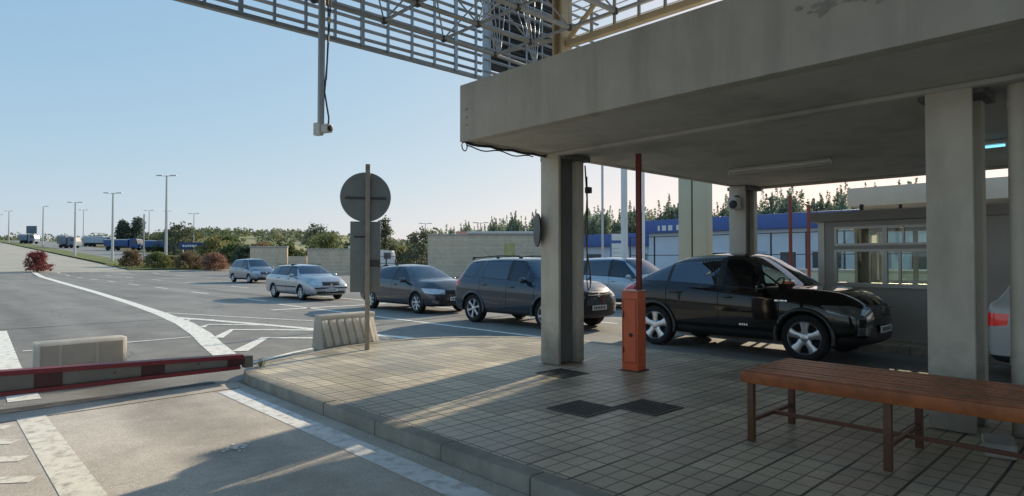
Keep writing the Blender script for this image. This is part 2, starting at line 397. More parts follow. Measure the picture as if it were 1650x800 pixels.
# ------------------------------------------------------------------ ground, roads, pavement
def sheet(name, xs, ys, m, dz, noise=0.):
    bm = bmesh.new()
    V = [[bm.verts.new((x, y, gz(x, y)+dz)) for x in xs] for y in ys]
    for j in range(len(ys)-1):
        for i in range(len(xs)-1):
            bm.faces.new((V[j][i], V[j][i+1], V[j+1][i+1], V[j+1][i]))
    b = MB(); b.bm.free(); b.bm = bm
    return tag(b.build(name, m, ang=0, recalc=False), kind='structure')
def rng(a, b, n): return [a+(b-a)*i/n for i in range(n+1)]
gx_ = [-1500, -900, -500, -300, -200] + rng(-150, 250, 100) + [300, 360, 420, 500, 700, 1000, 1600]
gy_ = [-900, -400, -150] + rng(-60, 330, 98) + [380, 450, 560, 700, 900, 1300, 2000]
sheet('ground', gx_, gy_, M_ground, -.07)
sheet('road', rng(-40, 46, 43), rng(-40, 84, 62), M_asphalt, 0.)
sheet('apron', rng(-12, 37, 24), rng(81.5, 84.2, 3), M_conroad, .012)
sheet('uphill_road', rng(-12, 17.5, 12), rng(84, 330, 123), M_conroad, .02)
sheet('far_carriageway', rng(22.5, 34, 8), rng(99, 330, 116), M_conroad2, .02)
sheet('median_grass', rng(18.2, 22.5, 4), rng(99, 330, 116), M_verge, .09)
sheet('verge', rng(17.5, 37, 10), rng(84, 99, 15), M_verge, .10)

def ribbon(bm, pts, w, z):
    pts = [Vector((p[0], p[1], 0)) for p in pts]; prev = None
    ws = w if isinstance(w, (list, tuple)) else [w]*len(pts)
    for i, p in enumerate(pts):
        d = pts[min(i+1, len(pts)-1)] - pts[max(i-1, 0)]; d.normalize()
        n = Vector((-d.y, d.x, 0))*ws[i]/2
        a = bm.verts.new((p.x+n.x, p.y+n.y, z+gz(p.x, p.y))); b = bm.verts.new((p.x-n.x, p.y-n.y, z+gz(p.x, p.y)))
        if prev: bm.faces.new((prev[0], prev[1], b, a))
        prev = (a, b)
def marking(name, strips, m=None, z=.005):
    bm = bmesh.new()
    for pts, w in strips: ribbon(bm, pts, w, z)
    for f in bm.faces:
        f.normal_update()
        if f.normal.z < 0: f.normal_flip()
    b = MB(); b.bm.free(); b.bm = bm
    return tag(b.build(name, m or M_white_line, ang=0, recalc=False), kind='structure')
sheet('near_road', rng(-40, 2.99, 20), rng(-20, 8.42, 12), asphalt('worn_road', (.55, .505, .445), (.70, .645, .57), .12), .002)
marking('lane_edge_line', [([(.80, -6), (.80, 7.95)], .24), ([(.84, 8.95), (.92, 12), (1.06, 15), (1.2, 18)], .30)])
marking('kerb_side_line', [([(2.70, -6), (2.70, 7.9)], .24)], M_white_line2)
marking('hatch_stripes', [([(.60, 7.62-.64*k), (-1.6, 9.2-.64*k)], .15) for k in range(7)], z=.006)
cl = [(3.62, 10.6), (3.95, 12.4), (4.35, 14.4), (4.75, 17), (5.1, 20.5), (5.5, 26), (6.1, 36), (7.0, 54), (7.9, 72), (8.3, 82)]
marking('curved_lane_line', [(cl, [.36, .38, .40, .40, .36, .32, .34, .4, .45, .45])])
marking('chevron_outline', [([(4.95, 19.2), (5.55, 17.2), (6.15, 15.0), (6.75, 12.6), (7.2, 10.6)], .24),
                            ([(5.0, 21.5), (6.6, 17.2), (8.2, 13.6)], .10)], z=.007)
marking('chevrons', [([(4.75, 15.7), (5.1, 16.3), (6.0, 15.2)], .17), ([(4.35, 13.35), (5.1, 14.7), (6.45, 13.3)], .22),
                     ([(4.0, 11.15), (5.05, 12.7), (6.5, 11.3)], .27), ([(4.95, 17.6), (5.15, 18.0), (5.6, 17.5)], .15)], z=.009)
marking('stop_line', [([(1.25, 13.75), (4.0, 13.9)], .10)], z=.008)
marking('kerb_nose_line', [([(3.3, 9.5), (4.6, 10.35), (5.4, 10.75)], .12)], z=.008)
dash = []
for y in range(24, 84, 7): dash.append(([(9.6+.012*(y-24), y), (9.6+.012*(y-24), y+2.6)], .14))
for y in range(27, 84, 9): dash.append(([(13.4, y), (13.4, y+2.8)], .14))
for y in range(31, 84, 9): dash.append(([(18.6, y), (18.6, y+2.8)], .14))
marking('dashed_lane_lines', dash)
marking('stop_bars', [([(8.0, 19.6), (12.2, 19.6)], .22), ([(13.6, 20.8), (17.4, 20.8)], .22)], z=.006)
marking('lane_boundary_lines', [([(9.25, 8.6), (9.25, 22)], .13), ([(12.6, 9.5), (12.6, 30)], .14), ([(9.05, -6), (9.05, 8.0)], .09)], z=.006)
M_tar = mat('tar_seam', (.05, .049, .047), .8, var=.2)
marking('road_seams', [([(-6, 18.1), (0, 18.25), (5.0, 18.6)], .05), ([(-3, 7.72), (2.9, 8.0)], .035)], M_tar, z=.003)
M_trench = mat('trench_dirt_shadow', (.045, .042, .04), .9, var=.5, scale=8., dirt=(.2, .19, .17), dscale=3., damt=.7)
marking('drain_channel', [([(-4, 8.35), (2.75, 8.55)], .17)], M_trench, z=.004)  # dark tone covers both the trench and the beam's shadow
M_chanlip = mat('channel_lip', (.42, .40, .36), .85, var=.3, scale=4.)
marking('drain_channel_lip', [([(-4, 8.20), (2.85, 8.42)], .05)], M_chanlip, z=.006)
# paint splash and small patches on the near road
bm = bmesh.new()
def blot(cx, cy, r, z, n=22, el=1.):
    vs = [bm.verts.new((cx+r*el*(.55+.55*random.random())*cos(2*pi*k/n), cy+r*(.55+.55*random.random())*sin(2*pi*k/n), z)) for k in range(n)]
    bm.faces.new(vs)
for k in range(70):
    a = random.uniform(0, 2*pi); r = abs(random.gauss(0, .075)); blot(1.92+r*cos(a)*1.3, 5.45+r*sin(a), random.uniform(.008, .024), .008+.0001*k, n=9)
b = MB(); b.bm.free(); b.bm = bm
tag(b.build('paint_splash', M_white_line2, ang=0, recalc=False), kind='structure')
def chaikin(p, n=2):
    for _ in range(n):
        q = [p[0]]
        for a, b in zip(p, p[1:]):
            q += [(a[0]*.75+b[0]*.25, a[1]*.75+b[1]*.25), (a[0]*.25+b[0]*.75, a[1]*.25+b[1]*.75)]
        p = q + [p[-1]]
    return p
def resample(p, step):
    out = [Vector(p[0])]; acc = 0.
    for a, b in zip(p, p[1:]):
        a = Vector(a); b = Vector(b); l = (b-a).length; t = step-acc
        while t <= l: out.append(a.lerp(b, t/l)); t += step
        acc = (acc+l) % step
    return out
def island(outline, ztop, name, kname, kw=.15, seg=1.0):
    o = [Vector((x, y)) for x, y in outline]
    fine = resample([tuple(p) for p in o], .05)
    nrm = []
    for i in range(len(fine)):
        d = fine[min(i+1, len(fine)-1)]-fine[max(i-1, 0)]; d.normalize(); nrm.append(Vector((d.y, -d.x)))   # to the right = inside (outline is clockwise)
    bm = bmesh.new(); n = int(seg/.05); i = 0
    while i < len(fine)-1:
        j = min(i+n, len(fine)-1); idx = list(range(i, j+1, 4)); 
        if idx[-1] != j: idx.append(j)
        rings = []
        dz = random.uniform(-.004, .004); dx = random.uniform(-.004, .004)
        for q, k in enumerate(idx):
            p = fine[k].copy(); tdir = (fine[min(k+1, len(fine)-1)]-fine[max(k-1, 0)]).normalized()
            if q == 0: p = p + tdir*.006
            if q == len(idx)-1: p = p - tdir*.006
            N = nrm[k]
            prof = [(0+dx, -.03), (0+dx, ztop-.018), (.006+dx, ztop-.006), (.02+dx, ztop), (kw, ztop), (kw, -.03)]
            rings.append([bm.verts.new((p.x+N.x*a, p.y+N.y*a, z+(dz if z > 0 else 0))) for a, z in prof])
        for r0, r1 in zip(rings, rings[1:]):
            for q in range(5): bm.faces.new((r0[q], r0[q+1], r1[q+1], r1[q]))
        bm.faces.new(rings[0]); bm.faces.new(rings[-1][::-1])
        i = j
    b = MB(); b.bm.free(); b.bm = bm
    tag(b.build(kname, M_kerb, ang=30), kind='structure')
    bm = bmesh.new()
    inner = [fine[k]+nrm[k]*(kw-.002) for k in range(0, len(fine), 4)] 
    vs = [bm.verts.new((p.x, p.y, ztop-.008)) for p in inner]
    f = bm.faces.new(vs)
    f.normal_update()
    if f.normal.z < 0: f.normal_flip()
    bmesh.ops.triangulate(bm, faces=[f])
    b = MB(); b.bm.free(); b.bm = bm
    tag(b.build(name, M_paving, ang=0, recalc=False), kind='structure')
nose = chaikin([(3.0, 7.2), (3.0, 8.35), (3.35, 8.95), (4.3, 9.35), (5.4, 9.8), (6.6, 9.85), (7.7, 9.3), (8.6, 8.3), (8.85, 6.8), (8.85, 5.6)], 2)
island([(3.0, -9)] + nose + [(8.85, -9)], .13, 'pavement', 'kerb')
nose2 = chaikin([(12.0, 6.8), (12.05, 7.9), (12.9, 8.6), (14.6, 8.6), (15.5, 7.8), (15.55, 6.8)], 2)
island([(12.0, -9)] + nose2 + [(15.55, -9)], .13, 'booth_island', 'booth_island_kerb', kw=.13)
nose3 = chaikin([(19.1, 6.8), (19.2, 8), (20, 8.8), (25, 8.8), (26, 8), (26, 6.8)], 2)
island([(19.1, -9)] + nose3 + [(26, -9)], .13, 'far_island', 'far_island_kerb', kw=.13)
# distant hill with fields and woods
def hillz(x, y):
    s = x*.687+y*.727; u = (x*.727-y*.687)/max(s, 1)
    crest = sstep(-.70, -.46, u)*(1-sstep(-.30, .02, u)*.8)*(1-sstep(.0, .3, u))
    z = 12.5*crest*sstep(170, 470, s)
    z += (1.8*sin(x*.021+1)+1.2*sin(y*.027+x*.01))*sstep(200, 400, s)*crest
    return z
bm = bmesh.new(); NV = {}
us = rng(-.78, .42, 60); ss = rng(150, 620, 40)
for j, s in enumerate(ss):
    for i, u in enumerate(us):
        x = s*.687+u*s*.727; y = s*.727-u*s*.687
        NV[i, j] = bm.verts.new((x, y, gz(x, y)-.6+hillz(x, y)))
for j in range(len(ss)-1):
    for i in range(len(us)-1): bm.faces.new((NV[i, j], NV[i+1, j], NV[i+1, j+1], NV[i, j+1]))
b = MB(); b.bm.free(); b.bm = bm
tag(b.build('hill', M_hill, ang=60), kind='structure')
# ------------------------------------------------------------------ canopy over the booths
def column_parts(par, x, y, h, base=.13):
    """H-section concrete column: two flanges, a recessed web"""
    b = MB()
    b.bx(x, x+.05, y, y+.34, base, h, bev=.006); b.bx(x+.05, x+.40, y+.17, y+.335, base, h)
    b.bx(x+.40, x+.55, y, y+.34, base, h, bev=.008)
    c = b.build('column', M_col, par)
    p = MB(); p.bx(x+.052, x+.398, y+.09, y+.168, base+.01, h-.01); p.build('recess_shade', M_col_dark, c)  # shade of the recess put in as a dark face
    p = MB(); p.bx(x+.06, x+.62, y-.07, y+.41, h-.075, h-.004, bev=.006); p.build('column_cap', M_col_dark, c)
    return c
def canopy(x0, x1, y0, y1, label, cols, zb=3.10, zt=3.83, fm=None):
    root = thing('concrete_canopy', label, 'canopy', ((x0+x1)/2, y1, 0))
    ox, oy = (x0+x1)/2, y1
    L = lambda b: b
    def B(name, m, fn, par=root):
        b = MB(); fn(b); o = b.build(name, m, par); o.matrix_parent_inverse = Matrix.Translation((-ox, -oy, 0)) if par is root else Matrix.Identity(4); return o
    B('fascia', fm or M_conc, lambda b: b.bx(x0, x0+.16, y0, y1, zb, zt, bev=.012))
    B('end_fascia', M_conc, lambda b: b.bx(x0+.163, x1-.163, y1-.16, y1-.002, zb+.004, zt-.004, bev=.012))
    B('end_fascia', M_conc, lambda b: b.bx(x0+.163, x1-.163, y0+.002, y0+.16, zb+.004, zt-.004, bev=.012))
    B('rear_fascia', M_conc, lambda b: b.bx(x1-.16, x1, y0, y1, zb, zt, bev=.012))
    B('soffit', M_conc_soffit, lambda b: b.bx(x0+.165, x1-.165, y0+.165, y1-.165, zb+.012, zb+.18))
    B('roof_deck', M_conc_soffit, lambda b: b.bx(x0+.165, x1-.165, y0+.165, y1-.165, zt-.25, zt-.12))
    B('drip_beam', M_conc_soffit, lambda b: b.bx(x0+1.46, x0+1.60, y0+.17, y1-.17, zb-.035, zb+.01, bev=.01))
    B('drip_beam', M_conc_soffit, lambda b: b.bx(x1-.32, x1-.20, y0+.17, y1-.17, zb-.035, zb+.01, bev=.01))
    for (cx, cy) in cols:
        c = column_parts(root, cx, cy, zb)
        c.matrix_parent_inverse = Matrix.Translation((-ox, -oy, 0))
    return root
CAN = canopy(4.94, 12.82, -9.5, 6.2, 'low grey concrete canopy on square columns over the near car lane and bench',
             [(6.43, 5.86), (6.43, 1.13), (6.43, -3.6), (12.0, 5.86), (12.0, -3.6)])
canopy(19.0, 26.8, -9.5, 6.25, 'second concrete canopy farther right behind the booth, only its pale fascia showing', [(20.4, 5.86), (20.4, 1.13), (20.4, -3.6)], zt=3.62, fm=mat('fascia_pale', (.58, .52, .42), .8, var=.1, scale=1.5))
SCR = thing('sun_block_screen', 'unseen louvred screen added above the second canopy to block the sun', 'screen', (20.7, -2, 3.80))  # out-of-view blocker, added to shade the pavement under the near canopy
b = MB(); b.bx(-.02, .02, -6, 11.15, 1.76, 2.92); b.bx(-.02, .02, 9.75, 10.77, 2.921, 5.2); b.build('backing', M_white, SCR)  # narrow upper panel shapes the sun streak; white brightens windscreen reflections
b = MB(); b.bx(-.02, .02, 10.88, 10.99, 2.921, 5.6); b.build('shadow_mast', M_steel, SCR)  # added only to cast the thin dark line between the sun streaks
b = MB()
for k in range(30): b.bx(-.06, -.023, -6 if k < 10 else 9.75, 10.77, 1.78+.11*k, 1.84+.11*k)
b.build('slats', M_white, SCR)
for y in (-5.9, -2, 2, 6):
    b = MB(); b.bx(.024, .12, y-.05, y+.05, -.3, 2.9); b.build('post', M_beige, SCR)
b = MB(); b.bx(.024, .10, 6.06, 10.7, 2.0, 2.15); b.build('beam', M_beige, SCR)
for k in range(3):
    b = MB(); b.box((4.936, 6.07, 3.50-.10*k), (.012, .05-.01*(k % 2), .018)); o = b.build('fixing', M_beige, CAN); o.matrix_parent_inverse = Matrix.Translation((-(4.94+12.82)/2, -6.2, 0))
b = MB()
SK = [0]
def scuff(cy, cz, r, el):
    n = 11; SK[0] += 1; b.bm.faces.new([b.bm.verts.new((4.9378-.0003*SK[0], cy+r*el*random.uniform(.5, 1.1)*cos(2*pi*k/n), cz+r*random.uniform(.4, 1.1)*sin(2*pi*k/n))) for k in range(n)])
for k in range(22): scuff(1.66+random.gauss(0, .17), 3.52+random.gauss(0, .035), random.uniform(.008, .035), 1.5)
o = b.build('scuff_marks', mat('scuffed_concrete', (.34, .315, .275), .9, var=.25, scale=14.), CAN, ang=0); o.matrix_parent_inverse = Matrix.Translation((-(4.94+12.82)/2, -6.2, 0)); o['kind'] = 'stuff'
# conduit along the left edge of the canopy
t = thing('loose_cable', 'thin black cable under the canopy edge ending in a curl at the corner', 'cable', (4.95, 6.16, 3.06))
b = MB()
pts = [Vector((4.97+i*.1, 6.10+.01*sin(i*1.3), 3.085-.012*abs(sin(i*.8)))) for i in range(18)]
b.tube([p-Vector(t.location) for p in pts], .018, 6)
b.build('conduit', M_darksteel, t)
b = MB()
b.tube([Vector((4.97-.03*sin(a)-.02, 6.12+.02*cos(a*.7), 3.035+.055*cos(a)))-Vector(t.location) for a in [k*.35 for k in range(20)]], .008, 5)
b.tube([Vector((5.0+i*.08, 6.13, 3.06-.02*(1-cos(i*.9))))-Vector(t.location) for i in range(16)], .009, 5)
b.build('curl', M_darksteel, t)
# drain pipe beside the right column
t = thing('downpipe', 'grey round downpipe standing right of the near right column', 'pipe', (6.66, .86, .13))
b = MB(); b.tube([(0, 0, .0), (0, 0, 2.97)], .066, 18); b.build('pipe', M_col, t)
for z in (.62, 2.78):
    b = MB(); b.lathe([(.060, z-.03), (.072, z-.03), (.072, z+.03), (.060, z+.03)], 18); b.build('pipe_collar', M_col, t)
# cables down the side of the left column
t = thing('hanging_cable', 'thin dark cables hanging down the right side of the left column', 'cable', (7.0, 5.86, 1.2))
b = MB()
b.tube([(.01, 0, 1.78), (.03, -.02, 1.3), (.02, 0, .8), (.05, -.01, .45), (.09, -.02, .25), (.10, -.03, .05)], .012, 6)
b.tube([(.03, -.02, 1.62), (.045, -.02, 1.1), (.03, -.02, .6), (.02, -.02, .1), (.05, -.02, -.05), (.1, -.02, 0), (.11, -.02, .1), (.07, -.02, .14), (.03, -.02, .1)], .008, 6)
b.build('strand', M_black, t)
b = MB(); b.box((.05, -.03, 1.42), (.09, .07, .09), bev=.01); b.build('clamp', M_darksteel, t)
# ceiling lights
def batten(name, label, x, y0, y1, lit):
    t = thing(name, label, 'ceiling light', (x, (y0+y1)/2, 3.10), group='ceiling lights under the canopy')
    h = abs(y1-y0)/2
    b = MB(); b.bx(-.03, .03, -h, h, -.05, .01, bev=.006); b.build('housing', M_alu, t)
    m = mat('tube_lit', (.8, .9, .95), .4, emit=(.20, .68, .95), estr=1.5) if lit else mat('tube_unlit', (.55, .55, .52), .4)
    b = MB(); b.tube([(0, -h+.03, -.072), (0, h-.03, -.072)], .016, 10); b.build('tube', m, t)
    for s in (-1, 1):
        b = MB(); b.bx(-.02, .02, s*h-.02, s*h+.02, -.09, -.04); b.build('end_cap', M_alu, t)
batten('ceiling_light', 'long unlit fluorescent batten on the canopy soffit above the black car', 9.7, 3.4, 5.0, False)
batten('ceiling_light', 'glowing blue-white fluorescent tube under the canopy between right column and downpipe', 9.75, 1.35, 1.95, True)
batten('ceiling_light', 'glowing blue-white fluorescent tube under the canopy right of the downpipe', 9.9, .35, 1.0, True)
# flood lamp on the far column
t = thing('security_camera', 'small white boxed security camera on the far column under the canopy', 'camera', (11.98, 6.02, 2.74))
b = MB(); b.box((-.10, 0, 0), (.20, .20, .24), bev=.02); b.build('housing', M_cam_white, t)
b = MB(); b.lathe([(0, 0), (.075, 0), (.085, .03), (.06, .04), (0, .035)], 18, Matrix.Translation((-.19, -.03, -.03)) @ Matrix.Rotation(R(-90), 4, 'Y')); b.build('lens', M_black, t)
b = MB(); b.box((.0, 0, .14), (.10, .06, .05)); b.build('bracket', M_darksteel, t)
# round sign, seen edge on, on the left column
t = thing('round_sign', 'round sign seen edge-on fixed to the left column', 'sign', (6.42, 6.24, 2.03))
b = MB(); b.lathe([(0, -.012), (.24, -.012), (.245, 0), (.24, .012), (0, .012)], 32, Matrix.Translation((.015, .035, 0)) @ Matrix.Rotation(R(56), 4, 'Z') @ Matrix.Rotation(R(90), 4, 'X')); b.build('disc', M_black, t)
b = MB(); b.box((.03, .0, 0), (.03, .09, .05)); b.build('bracket', M_darksteel, t)

# ------------------------------------------------------------------ steel roof with louvred screens
roof = thing('steel_roof', 'high steel space-frame roof with louvred screens overhead at the top left', 'roof', (6.7, 6.03, 3.83))
RO = Vector(roof.location)
def RB(name, m, fn, par=None, ang=35):
    b = MB(); fn(b); bmesh.ops.translate(b.bm, verts=b.bm.verts, vec=-RO); return b.build(name, m, par or roof, ang=ang)
YL, XL, ZB, ZT = 8.05, 6.75, 4.70, 6.9
def slats(b, axis, a0, a1, off, z0, z1, step, w=.055, th=.012, tilt=25):
    z = z0
    while z < z1:
        if axis == 'x': b.box(((a0+a1)/2, off, z), (abs(a1-a0), w, th), rot=Matrix.Rotation(R(-tilt), 3, 'X'))
        else: b.box((off, (a0+a1)/2, z), (w, abs(a1-a0), th), rot=Matrix.Rotation(R(tilt), 3, 'Y'))
        z += step
RB('louvre_slats', M_slat, lambda b: slats(b, 'x', -4.5, 6.9, YL, ZB+.13, ZT, .135))
def posts_x(b):
    x = 6.72
    k = 0
    while x > -4.5:
        w = .055 if k % 4 == 1 else .032
        b.box((x, YL-.05, (ZB+ZT)/2), (w, .04, ZT-ZB)); x -= .43; k += 1
RB('louvre_posts', M_steel, posts_x)
RB('louvre_rail', M_tube, lambda b: b.bx(-4.5, 6.95, YL-.05, YL+.03, ZB-.02, ZB+.035))
# dense dark vent panel further along the same line
def vent(b):
    slats(b, 'x', 7.15, 8.85, YL+.12, 5.0, 6.75, .085, w=.12, th=.022, tilt=30)
RB('vent_panel', M_slat_dark, vent)
RB('vent_frame', M_steel, lambda b: (b.bx(7.08, 7.14, YL+.04, YL+.2, 4.7, 6.9), b.bx(8.86, 8.92, YL+.04, YL+.2, 4.7, 6.9), b.bx(7.98, 8.02, YL+.02, YL+.055, 4.9, 6.9), b.bx(8.4, 8.43, YL+.02, YL+.055, 4.9, 6.9), b.bx(7.55, 7.58, YL+.02, YL+.055, 4.9, 6.9)))
RB('louvre_slats', M_slat, lambda b: slats(b, 'x', 6.9, 10.0, YL-.05, 4.83, 6.9, .20, w=.05, th=.014))
# beige screen on the canopy, running back over the bench
RB('louvre_slats', M_white, lambda b: slats(b, 'y', -6, 5.95, 6.85, ZB+.16, ZT, .125, w=.04, th=.012, tilt=-20))
def posts_y(b):
    y = 5.55
    while y > -6: b.box((6.79, y, (ZB+ZT)/2+.03), (.035, .03, ZT-ZB)); y -= .40
RB('louvre_posts', M_post, posts_y)
RB('beige_beam', M_beige, lambda b: b.bx(6.66, 6.76, -6, 5.92, ZB-.03, ZB+.06, bev=.006))
RB('beige_post', M_beige, lambda b: (b.bx(6.60, 6.82, 5.94, 5.97, 3.6, ZT), b.bx(6.60, 6.82, 6.10, 6.13, 3.6, ZT), b.bx(6.69, 6.73, 5.972, 6.098, 3.6, ZT)))
RB('beige_brace', M_beige, lambda b: (b.tube([(6.70, 5.90, 4.78), (6.70, 4.75, 5.65)], .035, 10), b.tube([(6.70, 5.90, 5.3), (6.70, 5.2, 5.9)], .02, 8)))
# space frame: two layers of tubes joined by ball nodes
nb = {}; nt_ = {}
DX, DY = 1.0, .78
for i in range(12):
    for j in range(5):
        nb[i, j] = Vector((6.45-i*DX, 7.22-j*DY, 4.82)); nt_[i, j] = Vector((5.95-i*DX, 7.22-.39-j*DY, 5.55))
def chords(b):
    for i in range(12):
        for j in range(5):
            if i < 11: b.tube([nb[i, j], nb[i+1, j]], .034, 8)
            if j < 4: b.tube([nb[i, j], nb[i, j+1]], .022, 8)
RB('bottom_chord', M_tube, chords)
def tchords(b):
    for i in range(11):
        for j in range(4):
            if i < 10: b.tube([nt_[i, j], nt_[i+1, j]], .028, 8)
            if j < 3: b.tube([nt_[i, j], nt_[i, j+1]], .022, 8)
RB('top_chord', M_tube, tchords)
def diags(b):
    for i in range(11):
        for j in range(4):
            for q in ((i, j), (i+1, j), (i, j+1), (i+1, j+1)):
                if q in nb: b.tube([nt_[i, j], nb[q]], .012, 6)
RB('diagonal_tubes', mat('frame_pale', (.36, .38, .39), .5, .2, var=.1), diags)
def nodes(b):
    for p in list(nb.values()): bmesh.ops.create_icosphere(b.bm, subdivisions=2, radius=.052, matrix=Matrix.Translation(p))
RB('ball_nodes', M_darksteel, nodes)
RB('fan_rods', mat('frame_pale', (.5, .52, .53)), lambda b: [b.tube([(xx, 7.6, 4.95), (xx+dx, 7.75, 6.6)], .010, 6) for xx in (6.9, 7.75) for dx in (-.62, -.36, -.12, .12, .36)])
RB('edge_tubes', M_tube, lambda b: (b.tube([(6.45, 7.22, 4.82), (8.6, 7.5, 4.86)], .03, 8), b.tube([(6.45, 6.44, 4.82), (6.7, 6.1, 4.82)], .025, 8), b.tube([(6.45, 7.22, 4.82), (6.7, 6.14, 4.82)], .018, 8)))
RB('roof_sheet', mat('roof_sheet', (.3, .31, .32), .5, .2), lambda b: b.bx(-8, 6.2, -6, 7.0, 6.30, 6.36))
# CCTV hanging from the roof
t = thing('hanging_camera', 'white security camera hanging on a long grey pole from the roof', 'camera', (3.40, 6.84, 3.13))
b = MB(); b.tube([(-.03, .01, .04), (-.03, 0, 1.72)], .040, 14); b.build('pole', M_steel, t)
b = MB()
b.box((.0, -.02, .015), (.17, .095, .095), rz=R(-70), bev=.010); b.box((-.05, .03, .01), (.075, .10, .15), rz=R(20), bev=.012)
b.build('camera_body', M_cam_white, t)
b = MB(); b.lathe([(0, 0), (.032, 0), (.036, .02), (.022, .025), (0, .02)], 18, Matrix.Translation((.026, -.098, .012)) @ Matrix.Rotation(R(20), 4, 'Z') @ Matrix.Rotation(R(90), 4, 'X')); b.build('lens', M_black, t)
b = MB()
b.tube([(.035, -.02, 1.7), (.03, -.05, 1.2), (.025, -.03, .8), (.0, -.02, .45), (.05, -.03, .15), (.06, .0, .06)], .010, 6)
b.tube([(.075, -.02, 1.7), (.06, -.02, 1.3), (.035, -.02, .9), (.02, -.02, .6)], .009, 6)
b.build('cable', M_darksteel, t)
b = MB(); b.box((-.03, 0, 1.70), (.14, .14, .05)); b.build('bracket', M_tube, t)
# ------------------------------------------------------------------ street furniture
# back of a road sign
t = thing('road_sign', 'back of a grey round sign with a rectangular panel below on one post', 'road sign', (5.30, 9.08, .12))
fz = math.atan2(-5.3, 9.08)   # panel turned towards the bench side
Mz = Matrix.Rotation(R(-31), 4, 'Z')
b = MB(); b.bx(-.038, .038, -.03, .03, 0, 3.06, bev=.006); o = b.build('post', M_post, t); o.rotation_euler.z = R(-31)
b = MB(); b.lathe([(0, 0), (.40, 0), (.412, .008), (.412, .022), (.40, .026), (.395, .012), (0, .012)], 56, Mz @ Matrix.Translation((-.035, .045, 2.52)) @ Matrix.Rotation(R(-90), 4, 'X')); b.build('round_panel', M_sign_back, t, ang=25)
b = MB(); b.box((-.035, .052, 1.53), (.49, .014, 1.17), bev=.004)
bmesh.ops.transform(b.bm, matrix=Mz, verts=b.bm.verts); b.build('rectangular_panel', M_sign_back, t)
b = MB(); b.box((-.035, .034, 2.50), (.66, .020, .035))
bmesh.ops.transform(b.bm, matrix=Mz, verts=b.bm.verts); b.build('clamp_bar', M_darksteel, t)
for cc, dd in (((.08, .034, 1.42), (.24, .020, .11)), ((-.12, .034, 1.86), (.2, .016, .03))):
    b = MB(); b.box(cc, dd)
    bmesh.ops.transform(b.bm, matrix=Mz, verts=b.bm.verts); b.build('clamp_bar', M_darksteel, t)

# plastic road barriers
def water_barrier(name, label, L, H, loc, rz, rib=True):
    t = thing(name, label, 'traffic barrier', loc, rz, 'plastic traffic barriers')
    b = MB()
    prof = [(-.21, .07), (.21, .07), (.20, .12), (.105, H-.06), (.10, H-.015), (.085, H), (-.085, H), (-.10, H-.015), (-.105, H-.06), (-.20, .12)]
    M = Matrix.Translation((-L/2, 0, 0)) @ Matrix(((0, 0, 1, 0), (1, 0, 0, 0), (0, 1, 0, 0), (0, 0, 0, 1)))
    n = 7
    for k in range(n):
        x = -L/2 + L*(k+.5)/n
        for s in (-1, 1):
            b.bar((x+.035, s*.198, .13), (x-.035, s*.116, H-.09), .070, .13, up=(0, s, .25))
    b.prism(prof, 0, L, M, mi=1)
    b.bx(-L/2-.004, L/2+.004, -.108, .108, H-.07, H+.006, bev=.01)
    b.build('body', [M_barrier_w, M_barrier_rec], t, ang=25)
    for x in (-L*.36, 0, L*.36):
        b = MB(); b.bx(x-.13, x+.13, -.18, .18, 0, .072); b.build('foot', M_barrier_w, t)
    for a0, a1 in ((-L*.2, -L*.12), (L*.3, L*.38)):
        b = MB(); b.bx(a0, a1, -.215, -.19, .02, .075); b.build('slot', M_black, t)
    return t
water_barrier('traffic_barrier', 'cream ribbed plastic traffic barrier behind the sign post on the pavement tip', 1.06, .65, (5.43, 10.05, 0), R(2))
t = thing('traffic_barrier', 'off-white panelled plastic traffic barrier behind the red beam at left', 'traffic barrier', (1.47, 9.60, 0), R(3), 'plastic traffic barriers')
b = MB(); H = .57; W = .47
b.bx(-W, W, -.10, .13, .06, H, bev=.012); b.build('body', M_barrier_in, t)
b = MB()
b.bx(-W-.012, -W+.025, -.125, .135, .04, H+.012, bev=.008); b.bx(W-.025, W+.012, -.125, .135, .04, H+.012, bev=.008)
b.bx(-W+.027, W-.027, -.122, .13, H-.03, H+.014, bev=.006); b.bx(-W+.02, W-.02, -.13, .14, .02, .09, bev=.01)
b.bx(-W+.22, -W+.245, -.119, -.09, .10, H-.04); b.bx(W-.33, W-.305, -.119, -.09, .10, H-.04)
b.build('frame', M_barrier_w, t)
for a0, a1 in ():
    b = MB(); b.bx(a0, a1, -.104, -.101, .12, H-.06); b.build('panel', plastic_mat('panel_pinkish', (.84, .76, .71), .5), t)
b = MB(); b.lathe([(0, 0), (.045, 0), (.045, .05), (0, .06)], 14, Matrix.Translation((W+.06, -.05, .0))); b.bx(W, W+.12, -.12, .12, 0, .06, bev=.01); b.build('foot', M_barrier_w, t)

# heavy red beam lying across the left lane
t = thing('boom_beam', 'heavy red and grey barrier beam lying low across the left lane', 'barrier beam', (-3.0, 8.40, 0))
def ztop(x): return .455-.034*(x-.2)
def zbot(x): return .182-.002*(x-.2)
def beam(b, x0, x1, ya, yb, f0, f1):
    vs = [(x0, ya, f0(x0)), (x1, ya, f0(x1)), (x1, ya, f1(x1)), (x0, ya, f1(x0))]
    A = [b.bm.verts.new((x+3, y, z)) for x, y, z in vs]; Bv = [b.bm.verts.new((x+3, yb, z)) for x, y, z in vs]
    b.bm.faces.new(A); b.bm.faces.new(Bv[::-1])
    for i in range(4): b.bm.faces.new((A[i], A[(i+1) % 4], Bv[(i+1) % 4], Bv[i]))
b = MB(); beam(b, -3, 3.04, -.075, .075, lambda x: ztop(x)-.05, ztop); b.build('top_flange', M_red, t)
b = MB(); beam(b, -3, 3.0, -.085, .085, zbot, lambda x: zbot(x)+.045); b.build('bottom_flange', M_red, t)
